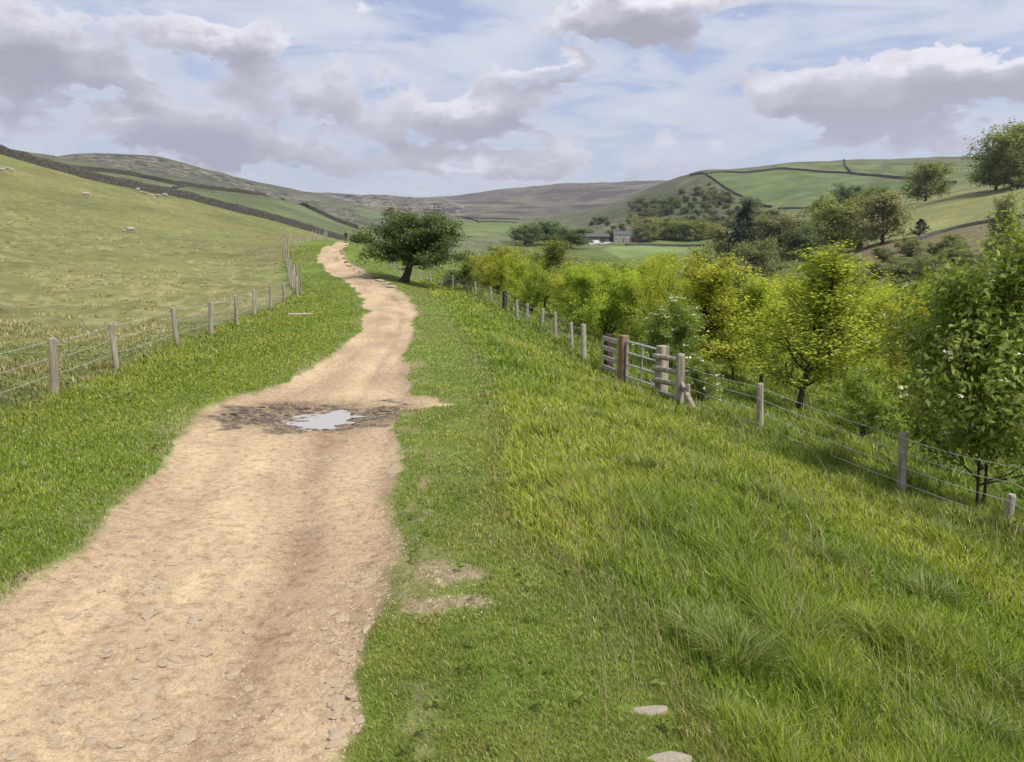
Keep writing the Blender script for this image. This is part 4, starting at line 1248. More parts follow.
def sheep_mesh(grazing):
    mb = MB()
    Ry = lambda a: Matrix.Rotation(a, 3, 'Y')
    mb.ell((0, 0, .60), (.50, .25, .27)); mb.ell((.30, 0, .62), (.24, .23, .25)); mb.ell((-.32, 0, .63), (.22, .24, .25))
    if grazing:
        mb.tube([(.42, 0, .66), (.58, 0, .5), (.68, 0, .28)], [.15, .11, .08], 9)
        mb.ell((.73, 0, .16), (.15, .075, .075), Ry(1.0)); ear = (.68, .26)
    else:
        mb.tube([(.40, 0, .68), (.54, 0, .84), (.60, 0, .95)], [.16, .115, .09], 9)
        mb.ell((.70, 0, .97), (.15, .075, .08), Ry(.35)); ear = (.62, 1.02)
    for s in (-1, 1):
        mb.tube([(ear[0], s * .05, ear[1]), (ear[0] - .04, s * .15, ear[1] - .01)], [.03, .02], 6)
        mb.tube([(.30, s * .12, .5), (.32, s * .12, .28), (.30, s * .12, .02), (.32, s * .12, 0)], [.075, .038, .03, .036], 7)
        mb.tube([(-.34, s * .13, .55), (-.28, s * .13, .36), (-.38, s * .13, .2), (-.34, s * .13, 0)], [.1, .055, .032, .036], 7)
    mb.tube([(-.5, 0, .68), (-.56, 0, .5)], [.05, .03], 6)
    me = fused(mb, 'sheep', [MAT['wool'], MAT['sheep_face']], .022)
    for p in me.polygons:
        c = p.center
        if c.z < .33 and abs(c.x) < .5 or (c.x > .60 and (not grazing or c.z < .32)): p.material_index = 1
    return me
SH = [sheep_mesh(True), sheep_mesh(False)]
def sheep(u, v, y0, rz, k, label, sc=1.0, name='sheep', group=None):
    q = hit(u, v, y0)
    o = obj(name, SH[k]); o.location = (q[0], q[1], q[2] - .01); o.scale = (sc,) * 3; o.rotation_euler = (0, 0, rz)
    tag(o, label, 'sheep', group)
sheep(131, 233, 60, .5, 0, 'white ewe alone with her lamb in the middle of the pasture', .85)
sheep(124, 233.5, 60, 2.4, 1, 'small white lamb left of the ewe in the middle of the pasture', .5, 'lamb')
sheep(86, 197.5, 80, .2, 0, 'dingy white sheep alone high in the pasture below the wall', 1.0)
for u, v, rz, k, sc, lab in [(138, 191.5, 1.2, 1, 1.0, 'uppermost sheep of the group under the long wall'), (141.5, 193.5, .3, 1, .7, 'lamb beside the uppermost sheep under the long wall'), (146, 195, 2.9, 0, .9, 'third sheep down in the group under the long wall'),
                        (151, 197.5, .2, 0, .9, 'low middle sheep of the group under the long wall'), (159, 198, 3.0, 0, 1.1, 'second sheep from the right in the group under the long wall'), (165, 197, .1, 0, 1.1, 'rightmost sheep of the group under the long wall'),
                        (1.5, 172.5, .1, 0, 1.05, 'leftmost sheep at the edge of the photo high in the pasture'), (8, 171, 2.8, 1, .9, 'upright sheep between two others high at the left edge'), (12, 172, .4, 0, .8, 'right sheep of the three high at the left edge')]:
    sheep(u, v, 110, rz, k, lab, sc * .8, group='sheep below the long wall' if u > 100 else 'sheep at the left edge')

cl_dark = simple_mat('dark_clothes', (.012, .012, .016), (.03, .03, .036), 20, .9)
cl_trou = simple_mat('dark_trousers', (.02, .02, .026), (.045, .045, .055), 20, .9)
skin = simple_mat('skin', (.42, .26, .19), (.5, .32, .24), 20, .6)
hair = simple_mat('hair', (.03, .02, .015), (.07, .05, .035), 40, .7)
def walker():
    mb = MB()
    mb.tube([(0, 0, .92), (0, 0, 1.1), (0, 0, 1.3), (0, -.01, 1.42), (0, 0, 1.47)], [.15, .145, .17, .15, .07], 12)
    mb.ell((-.0, 0, .93), (.17, .12, .12))
    mb.tube([(0, 0, 1.42), (0, .01, 1.56)], [.06, .055], 8)
    mb.ell((0, .015, 1.64), (.078, .098, .12)); mb.tube([(0, .105, 1.635), (0, .125, 1.615)], [.014, .018], 6)
    for s in (-1, 1): mb.ell((s * .08, .0, 1.635), (.015, .025, .033))
    for s, sw in ((-1, .22), (1, -.2)):
        mb.tube([(s * .09, 0, .92), (s * .1, sw * .5, .5), (s * .1, sw * 1.0 - .06, .1), (s * .1, sw, .05)], [.09, .06, .042, .045], 9)
        mb.tube([(s * .1, sw - .06, .05), (s * .105, sw + .16, .035)], [.05, .035], 8)
        mb.tube([(s * .17, 0, 1.40), (s * .23, -sw * .35, 1.14), (s * .24, -sw * .9 + .06, .9)], [.062, .048, .035], 9)
        mb.tube([(s * .24, -sw * .9 + .06, .9), (s * .24, -sw * .9 + .08, .82)], [.036, .04], 8)
    me = fused(mb, 'person', [cl_dark, cl_trou, skin], .014)
    for p in me.polygons:
        c = p.center
        if c.z > 1.48: p.material_index = 2
        elif abs(c.x) > .19 and c.z < .9: p.material_index = 2
        elif c.z < .93 and abs(c.x) < .19: p.material_index = 1
    q = hit(346, 243.2, 90, 260)
    o = obj('person', me); o.location = (q[0], q[1], q[2]); o.rotation_euler = (0, 0, .3)
    tag(o, 'walker in dark clothes far off on the bend of the track', 'person')
    h = MB()
    for s, sw in ((-1, .22), (1, -.2)):
        for j, (dy, ln) in enumerate([(-.026, .062), (-.009, .075), (.009, .08), (.026, .07)]):
            y = -sw * .9 + .08 + dy
            h.tube([(s * .24, y, .83), (s * .238, y + .004, .83 - ln * .6), (s * .225, y + .008, .83 - ln)], [.0095, .009, .007], 6)
        y = -sw * .9 + .115
        h.tube([(s * .235, y - .02, .87), (s * .22, y + .012, .84), (s * .215, y + .016, .81)], [.012, .01, .008], 6)
    h.build('fingers', skin, o, True)
    hr = MB(); hr.ell((0, -.012, 1.672), (.086, .1, .102)); hr.build('hair', hair, o, True)
walker()

# ------------------------------------------------------------------ farm
m_pink = simple_mat('house_render', (.25, .21, .195), (.34, .285, .26), 3, .9)
m_white = simple_mat('white_paint', (.68, .68, .66), (.8, .8, .79), 5, .6)
m_slate = simple_mat('slate_roof', (.06, .06, .065), (.12, .12, .127), 3, .7, bump=.5)
m_glass = simple_mat('window_glass', (.02, .025, .03), (.05, .055, .06), 3, .15, spec=.6)
m_brick = simple_mat('red_brown_wall', (.17, .085, .06), (.26, .14, .1), 3, .9)
def gable_house(name, u, v, y0, L, Wd, H, roof_h, rz, mw, label, windows=(), eaves=True, doors=(), chim=()):
    q = hit(u, v, y0, 900)
    o = empty(name, (q[0], q[1], q[2] - .3), label, 'building', rz=rz)
    m = MB()
    a, b = L / 2, Wd / 2
    vs = [(-a, -b, 0), (a, -b, 0), (a, b, 0), (-a, b, 0), (-a, -b, H), (a, -b, H), (a, b, H), (-a, b, H), (-a, 0, H + roof_h), (a, 0, H + roof_h)]
    m.add(vs, [(0, 1, 5, 4), (2, 3, 7, 6), (1, 2, 6, 9, 5), (3, 0, 4, 8, 7)])
    m.build('wall', mw, o)
    m = MB(); e = .3
    n_ = Vector((0, -roof_h, 0)); sl = math.hypot(b + e, roof_h * (b + e) / b); an = math.atan2(roof_h, b)
    for s in (-1, 1):
        c = (0, s * (b + e) / 2, H + roof_h - roof_h * (b + e) / b / 2 + .1)
        m.box(c, (L + .5, sl, .14), Matrix.Rotation(-s * an, 3, 'X'))
    rf = m.build('roof', m_slate, o)
    for cx in chim:
        k = MB(); k.box((cx, 0, H + roof_h + .4), (.9, .7, 1.4), bev=.04); k.tube([(cx - .2, 0, H + roof_h + 1.1), (cx - .2, 0, H + roof_h + 1.4)], .12, 8); k.tube([(cx + .2, 0, H + roof_h + 1.1), (cx + .2, 0, H + roof_h + 1.4)], .12, 8)
        k.build('chimney', mw, rf)
    if eaves:
        m = MB()
        for s in (-1, 1): m.box((0, s * (b + .2), H - .06), (L + .45, .12, .28))
        m.build('fascia', m_white, o)
    for (wx, wz, ww, wh) in windows:
        w = MB(); t = .09
        for c, s in (((wx, -b - .02, wz + wh / 2), (ww + .2, .1, .14)), ((wx, -b - .02, wz - wh / 2), (ww + .3, .16, .14)), ((wx - ww / 2, -b - .02, wz), (.1, .1, wh)), ((wx + ww / 2, -b - .02, wz), (.1, .1, wh)), ((wx, -b - .025, wz), (.07, .08, wh))): w.box(c, s)
        wo = w.build('window', m_white, o)
        g = MB(); g.box((wx, -b - .005, wz), (ww, .03, wh)); g.build('pane', m_glass, wo)
    for (dx, dh, dw, mt) in doors:
        d = MB(); d.box((dx, -b - .03, dh / 2 + .3), (dw, .08, dh), bev=.02); do = d.build('door', mt, o)
        k = MB(); k.ell((dx + dw * .35, -b - .1, dh / 2 + .3), (.06, .05, .06)); k.build('handle', MAT['metal'], do)
    return o
gable_house('farmhouse', 620.5, 242.2, 330, 8.5, 6, 4.6, 1.6, .08, m_pink, 'pinkish farmhouse with white window frames and white eaves at the head of the valley fields',
            [(-3.0, 1.6, 1.1, 1.2), (-1.2, 1.6, 1.1, 1.2), (2.9, 1.6, 1.1, 1.2), (-3.0, 3.8, 1.1, 1.1), (-1.0, 3.8, 1.1, 1.1), (1.0, 3.8, 1.1, 1.1), (3.0, 3.8, 1.1, 1.1)], doors=[(1.0, 2.1, 1.0, m_brick)], chim=(-3.6, 3.6))
gable_house('cottage', 631.5, 242.0, 330, 5.0, 5.5, 3.9, 1.3, .08, m_brick, 'red-brown cottage built against the right side of the farmhouse', [(-1.2, 2.9, 1.0, 1.0), (1.2, 2.9, 1.0, 1.0)], doors=[(.2, 2.0, 1.4, m_glass)])
gable_house('barn', 596, 241.8, 340, 13, 7, 3.0, 1.5, .12, simple_mat('dark_boards', (.05, .045, .045), (.11, .1, .1), 3, .9), 'long low dark barn left of the farmhouse behind the parked cars', eaves=False, doors=[(-3, 2.5, 2.6, MAT['wood_dark']), (3, 2.5, 2.6, MAT['wood_dark'])])
gable_house('shed', 609.5, 240.5, 345, 6, 5, 2.7, 1.2, .0, simple_mat('grey_stone_wall', (.1, .095, .09), (.2, .19, .18), 2, .9), 'small grey shed between the dark barn and the farmhouse', eaves=False, doors=[(0, 2.0, 1.6, MAT['wood_dark'])])

tyre = simple_mat('tyre', (.012, .012, .012), (.025, .025, .025), 20, .9)
def car(u, v, y0, rz, paint, label, name='parked_car', van=False):
    q = hit(u, v, y0, 900)
    o = empty(name, (q[0], q[1], q[2] + .03), label, 'car', rz=rz)
    L, Wd = (4.6, 1.85) if van else (4.2, 1.75)
    prof = [(-.5, .35), (-.5, .75), (-.47, .95), (-.36, 1.0), (-.26, 1.45), (.08, 1.48), (.26, 1.02), (.46, .88), (.5, .7), (.5, .35)] if not van else [(-.5, .35), (-.5, 1.7), (-.47, 1.85), (-.1, 1.9), (.18, 1.85), (.32, 1.15), (.47, 1.02), (.5, .75), (.5, .35)]
    m = MB(); n_ = len(prof)
    ring = lambda y, k: [(a * L, y * (k if b > .95 else 1), b) for a, b in prof]
    m.add(ring(-Wd / 2, .86) + ring(Wd / 2, .86), [tuple(range(n_)), tuple(range(2 * n_ - 1, n_ - 1, -1))] + [(i, i + n_, (i + 1) % n_ + n_, (i + 1) % n_) for i in range(n_)])
    m.build('body', paint, o)
    for s in (-1, 1):
        m = MB(); yy = s * Wd / 2 * .9
        if van: m.add([(.12 * L, yy, 1.2), (.28 * L, yy, 1.2), (.19 * L, yy * .97, 1.7), (.12 * L, yy * .97, 1.7)], [(0, 1, 2, 3)])
        else: m.add([(-.32 * L, yy, 1.04), (.2 * L, yy, 1.04), (.07 * L, yy * .97, 1.4), (-.25 * L, yy * .97, 1.4)], [(0, 1, 2, 3)])
        m.build('side_window', m_glass, o)
        for fx in (-.31, .31):
            m = MB(); m.tube([(fx * L, s * Wd * .40, .32), (fx * L, s * Wd * .51, .32)], .32, 14); w = m.build('wheel', tyre, o)
            m = MB(); m.tube([(fx * L, s * Wd * .5, .32), (fx * L, s * Wd * .515, .32)], .19, 10); m.build('rim', MAT['metal'], w)
    m = MB()
    if van: m.add([(.19 * L, -.7, 1.78), (.19 * L, .7, 1.78), (.315 * L, .78, 1.2), (.315 * L, -.78, 1.2)], [(0, 1, 2, 3)])
    else: m.add([(.09 * L, -.68, 1.47), (.09 * L, .68, 1.47), (.25 * L, .74, 1.07), (.25 * L, -.74, 1.07)], [(0, 1, 2, 3)])
    for i in range(len(m.v)): m.v[i] = (m.v[i][0] + .03, m.v[i][1], m.v[i][2] + .01)
    m.build('windscreen', m_glass, o)
p_white = simple_mat('white_car_paint', (.72, .72, .72), (.78, .78, .78), 2, .25, spec=.5)
p_silver = simple_mat('silver_car_paint', (.42, .43, .45), (.48, .49, .5), 2, .25, spec=.5)
for u, v, rz, pt, lab, van in [(591.5, 245.2, .1, p_white, 'white car parked at the left end of the farm yard', False), (597, 244.0, .3, p_white, 'white van parked in the farm yard before the barn', True), (602, 245.0, .1, p_silver, 'silver car parked in the middle of the farm yard', False), (607, 244.2, -.1, p_white, 'white car parked at the right end of the farm yard', False)]:
    car(u, v, 300, rz, pt, lab, 'parked_van' if van else 'parked_car', van)
# ------------------------------------------------------------------ grass: countless blades, kept as a few soft masses
def smooth_fence_x(y):   # left fence line
    return np.interp(y, [-10, 0, 4, 8, 12.1, 18, 26, 32, 40, 65, 90], [-7, -7, -6.9, -7.0, -7.2, -8.0, -8.9, -9.6, -11.0, -18.9, -26])
def right_fence_x(y):
    return np.interp(y, [-4, 0, 4, 7, 10, 13.5, 16, 18.3, 22, 28, 40, 50, 60], [8, 7.6, 7.1, 6.2, 5.4, 4.4, 3.5, 2.7, 2.1, 1.1, -1, -3, -6])

def blades(name, x, y, h, w, lean, ldir, cols, kindlabel):
    n = len(x)
    z = gz(x, y) - .01
    fa = rng.random(n) * math.pi * 2
    fx, fy = np.cos(fa) * w * .5, np.sin(fa) * w * .5
    lx, ly = np.cos(ldir) * lean, np.sin(ldir) * lean
    p0a = np.stack([x - fx, y - fy, z], -1); p0b = np.stack([x + fx, y + fy, z], -1)
    m = .5
    mx, my, mz = x + lx * h * .28, y + ly * h * .28, z + h * .58
    p1a = np.stack([mx - fx * .8, my - fy * .8, mz], -1); p1b = np.stack([mx + fx * .8, my + fy * .8, mz], -1)
    p2 = np.stack([x + lx * h, y + ly * h, z + h * np.sqrt(np.clip(1 - .5 * lean * lean, .2, 1))], -1)
    v = np.stack([p0a, p0b, p1b, p1a, p2], 1).reshape(-1, 3)
    b = np.arange(n)[:, None] * 5
    loops = np.concatenate([b + np.array([[0, 1, 2, 3]]), b + np.array([[3, 2, 4]])], 1).ravel()
    starts = (np.arange(n)[:, None] * 7 + np.array([[0, 4]])).ravel()
    c = np.repeat(cols, 5, 0)
    me = np_mesh(name, v, loops, starts, [MAT['grass']], c)
    return tag(obj(name, me), kindlabel, 'grass', kind='stuff')

NB = 1200000
lo, hi = math.log(1.7), math.log(95)
r = np.exp(lo + (hi - lo) * rng.random(NB) ** .92)
a = R(43) * (rng.random(NB) * 2 - 1)
x, y = r * np.sin(a), r * np.cos(a)
sd = track_sd(x, y)
lfx = smooth_fence_x(y); rfx = right_fence_x(y)
right = (x > np.interp(y, TR[:, 1], TR[:, 0]))
keep = sd < .02 - .28 * rng.random(NB) ** 2.2
for (u, v, sx, sy) in [(650, 711, .125, .05), (668, 759, .125, .06)]:
    q = hit(u, v, 1.8, 20)
    keep &= np.hypot((x - q[0]) / sx, (y - q[1]) / sy) > .8 + .5 * rng.random(NB)
# worn turf is thin
wv = fbm(x * 3.5, y * 5, 4, 74)
for (u, v, aa, bb) in WORN[:3] + WORN[4:]:
    q = on_slope(u, v)
    d = np.hypot((x - q[0]) / aa, (y - q[1]) / bb) + (wv - .5) * 2.4
    keep &= (d > .75) | (rng.random(NB) < .16)
# the trodden edge on the right of the track is patchy
e = -sd
thin = right & (e < .9) & (r < 25)
keep &= ~((x < lfx - .4) & (rng.random(NB) < sstep(7, 33, r)))
keep &= ~(thin & (fbm(x * 3, y * 3, 3, 75) > .56) & (rng.random(NB) < .65))
x, y, r, sd, lfx, rfx, right, e = [q[keep] for q in (x, y, r, sd, lfx, rfx, right, e)]
n = len(x)
past = (x < lfx - .2)
nA_, nB_, nC_ = fbm(x * .8, y * .8, 3, 80), fbm(x * 2.6, y * 2.6, 3, 81), fbm(x * .25, y * .25, 3, 82)
xs_ = np.interp(y, [0, 2.5, 3.6, 5, 7, 10, 16, 30, 60], [1.3, 1.15, .85, .3, 0, -.1, -.8, -2.5, -7.5])
tall = np.where(right, sstep(-.35, .55, x - xs_ + .9 * (nA_ - .5)), 0)
tus = sstep(.52, .72, fbm(x * 1.4, y * 1.4, 2, 83))
short_band = right & (y < 7) & (x < .9 + .5 * (nA_ - .5)) 
hgt = np.where(right, .034 + tall * (.05 + .105 * tus + .045 * nA_), .028 + .028 * nB_ + .02 * sstep(.5, 1.8, e))
nearfence = np.exp(-((x - lfx) / .35) ** 2)
hgt = np.where(~right & ~past, hgt + .16 * nearfence * nB_, hgt)
stp = fbm(x * .55, y * .42, 4, 60) * .6 + fbm(x * 2.1, y * 1.6, 3, 62) * .4
hgt = np.where(past, .05 + .12 * sstep(.52, .7, stp), hgt)
beyond = right & (x > rfx)
hgt = np.where(beyond, .16 + .22 * tus, hgt)
hgt = hgt * (.55 + .8 * rng.random(n))
wid = np.maximum(.0034, .00125 * r) * (.7 + .6 * rng.random(n))
wid = np.where(tall > .5, wid * 1.3, wid)
lean = np.clip(.1 + .75 * rng.random(n), 0, .95)
ldir = np.where(rng.random(n) < .35, 2.6 + 1.2 * (nC_ - .5) * 4 + rng.normal(size=n) * .5, rng.random(n) * 6.28)
# colours
green = np.array([.20, .28, .035]); yel = np.array([.35, .355, .075]); deep = np.array([.10, .165, .022]); dry = np.array([.50, .42, .22]); blue = np.array([.10, .15, .05]); pal = np.array([.40, .41, .15])
k1 = sstep(.38, .62, nA_ * .45 + nB_ * .25 + nC_ * .3)[:, None]
c = green * (1 - k1) + yel * k1
lush = (~right & ~past)[:, None]
lc = np.array([.215, .295, .032]) * (1 - .65 * k1) + np.array([.37, .39, .06]) * .65 * k1
c = np.where(lush, lc, c)
bank = (right & (tall > .5))[:, None]
kb = sstep(.38, .60, nC_ * .5 + nA_ * .5)[:, None]
c = np.where(bank, np.array([.23, .335, .035]) * (1 - kb) + np.array([.40, .445, .06]) * kb, c)
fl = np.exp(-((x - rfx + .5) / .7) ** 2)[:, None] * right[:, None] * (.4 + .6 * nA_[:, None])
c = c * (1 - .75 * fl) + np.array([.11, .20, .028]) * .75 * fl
c = np.where(beyond[:, None], c * .5 + np.array([.20, .28, .045]) * .5, c)
kp = sstep(.54, .68, stp)[:, None]
far_p = sstep(14, 40, r)[:, None]
c = np.where(past[:, None], np.array([.17, .20, .05]) * (1 - kp) + np.array([.30, .285, .115]) * kp, c)
q = rng.random(n)
pd_ = np.where(past, .03 + .30 * kp[:, 0], np.where(right & (tall < .5), .16, .035)) + .12 * nearfence + np.where(bank[:, 0], .05 * kb[:, 0], 0)
c = np.where((q < pd_)[:, None], dry * (.7 + .5 * rng.random((n, 1))), c)
q2 = rng.random(n)
c = np.where(((q2 < .16) & (q >= pd_))[:, None], deep, c)
c = np.where(((q2 > .93) & (q >= pd_))[:, None], pal, c)
c = np.clip(c * (1 + rng.normal(size=(n, 1)) * .18), .01, .7)
groups = {'short_grass': (~past & ~beyond & (tall <= .5), 'short grazed turf on both sides of the dirt track'),
          'tall_grass': (right & (tall > .5) & ~beyond, 'tall leaning grass on the bank between the track and the fence'),
          'plantation_grass': (beyond, 'rough grass under the young trees beyond the wire fence'),
          'pasture_grass': (past, 'pale tussocky grass of the sheep pasture left of the fence')}
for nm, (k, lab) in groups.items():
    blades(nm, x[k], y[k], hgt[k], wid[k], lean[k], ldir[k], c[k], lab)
# flowering stems standing above the bank grass
ns = 9000
r = np.exp(math.log(2.2) + (math.log(30) - math.log(2.2)) * rng.random(ns)); a = R(43) * (rng.random(ns) * 2 - 1)
x, y = r * np.sin(a), r * np.cos(a)
sd = track_sd(x, y)
k = (x > np.interp(y, TR[:, 1], TR[:, 0])) & (-sd > 1.2) & (fbm(x * .7, y * .7, 3, 84) > .46)
x, y, r = x[k], y[k], r[k]; n = len(x)
blades('seeding_grass', x, y, .26 + .2 * rng.random(n), np.maximum(.003, .0008 * r), .25 + .4 * rng.random(n), 2.6 + rng.normal(size=n) * .7,
       np.array([.34, .30, .15]) * (.7 + .5 * rng.random((n, 1))), 'thin pale seeding grass stems standing above the bank')
# rough tussocks: dense fans of long blades
TU = []
tr_ = np.random.default_rng(5)
for (u, v, hh, nn) in [(735,665,.34,900),(790,640,.34,800),(700,640,.26,500),(592,480,.24,500),(640,470,.26,500),(590,420,.25,400),(760,500,.3,500),(860,640,.3,500),(990,690,.3,500),(930,600,.3,500),(700,470,.28,400),(820,560,.28,400),(950,540,.32,400),(980,740,.26,400),(840,735,.22,400),(720,720,.2,300)]:
    q = hit(u, v, 2.0, 60)
    nb = nn
    aa = tr_.random(nb) * 6.28; rr_ = tr_.random(nb) ** .5 * .16 * (hh / .3)
    hh = hh * .66
    TU.append(np.stack([q[0] + np.cos(aa) * rr_, q[1] + np.sin(aa) * rr_, hh * (.6 + .6 * tr_.random(nb)), aa, np.full(nb, q[1])], -1))
TU = np.concatenate(TU)
n = len(TU)
tc_ = np.where(tr_.random((n, 1)) < .25, np.array([[.40, .41, .16]]), np.where(tr_.random((n, 1)) < .4, np.array([[.13, .20, .035]]), np.array([[.22, .30, .05]])))
blades('tussock_grass', TU[:, 0], TU[:, 1], TU[:, 2], np.maximum(.0042, .0013 * TU[:, 4]), .35 + .6 * tr_.random(n), TU[:, 3] + tr_.normal(size=n) * .5, tc_ * (.75 + .5 * tr_.random((n, 1))), 'thick grass tussocks rising from the bank')

# broad-leaved weeds among the grass: dock, clover, thistle
wr = np.random.default_rng(77)
WC, WS, WL = [], [], []
for i in range(420):
    rr = math.exp(wr.uniform(math.log(2.3), math.log(14))); aa = R(40) * wr.uniform(-1, 1)
    px, py = rr * math.sin(aa), rr * math.cos(aa)
    s_ = -track_sd(np.array([px]), np.array([py]))[0]
    if s_ < .08 or px < float(smooth_fence_x(py)): continue
    if vnoise(px * 1.3, py * 1.3, 78) < .48: continue
    big = False
    nl = int(wr.integers(6, 14)); R0 = wr.uniform(.05, .11) if big else wr.uniform(.02, .05)
    z0 = float(gz(px, py)) + (.05 if big else .03)
    a2 = wr.random(nl) * 6.28; q = wr.random(nl) ** .5 * R0
    WC.append(np.stack([px + np.cos(a2) * q, py + np.sin(a2) * q, z0 + wr.random(nl) * (.10 if big else .03)], -1)); WS.append(np.full(nl, .045 if big else .018))
    base = np.array([.19, .30, .05])
    WL.append(base * (.7 + .6 * wr.random((nl, 1))))
me = leaf_mesh('verge_weeds', np.concatenate(WC), np.concatenate(WS), np.concatenate(WL), up=1.2, aspect=2.0, rg=wr, mat='leaf')
tag(obj('verge_weeds', me), 'small broad-leaved weeds growing through the verge grass', 'weeds', kind='stuff')

# dead-grass tussocks over the sheep pasture
pt = np.random.default_rng(41)
nt2 = 5200
rr = np.exp(math.log(14) + (math.log(135) - math.log(14)) * pt.random(nt2) ** .8); aa = R(43) * (2 * pt.random(nt2) - 1)
tx, ty = rr * np.sin(aa), rr * np.cos(aa)
ok = (tx < np.interp(ty, [-10, 0, 4, 8, 12.1, 18, 26, 32, 40, 65, 90, 150], [-7, -7, -6.9, -7.0, -7.2, -8.0, -8.9, -9.6, -11.0, -18.9, -26, -37]) - .8)
ok &= (fbm(tx * .55, ty * .42, 4, 60) * .45 + fbm(tx * .09, ty * .09, 3, 61) * .3 + fbm(tx * 2.6, ty * 1.3, 4, 62) * .25 + .12 * (pt.random(nt2) - .5)) > .52
tx, ty, rr = tx[ok], ty[ok], rr[ok]
nb = 16
bx = np.repeat(tx, nb); by = np.repeat(ty, nb); br = np.repeat(rr, nb); n = len(bx)
sp = np.repeat(.08 + .16 * pt.random(len(tx)), nb)
th = pt.random(n) * 6.28; q = pt.random(n) ** .5 * sp
tone_ = np.repeat(pt.random(len(tx)), nb)[:, None]
cc = np.array([.33, .315, .11]) * (1 - tone_) + np.array([.58, .51, .28]) * tone_
blades('pasture_tussocks', bx + np.cos(th) * q * 1.6, by + np.sin(th) * q, np.repeat(.07 + .09 * pt.random(len(tx)), nb) * (.6 + .6 * pt.random(n)), np.maximum(.006, .0011 * br), .4 + .55 * pt.random(n), th + pt.normal(size=n) * .6, cc * (.75 + .5 * pt.random((n, 1))), 'pale dead grass tussocks scattered over the sheep pasture')
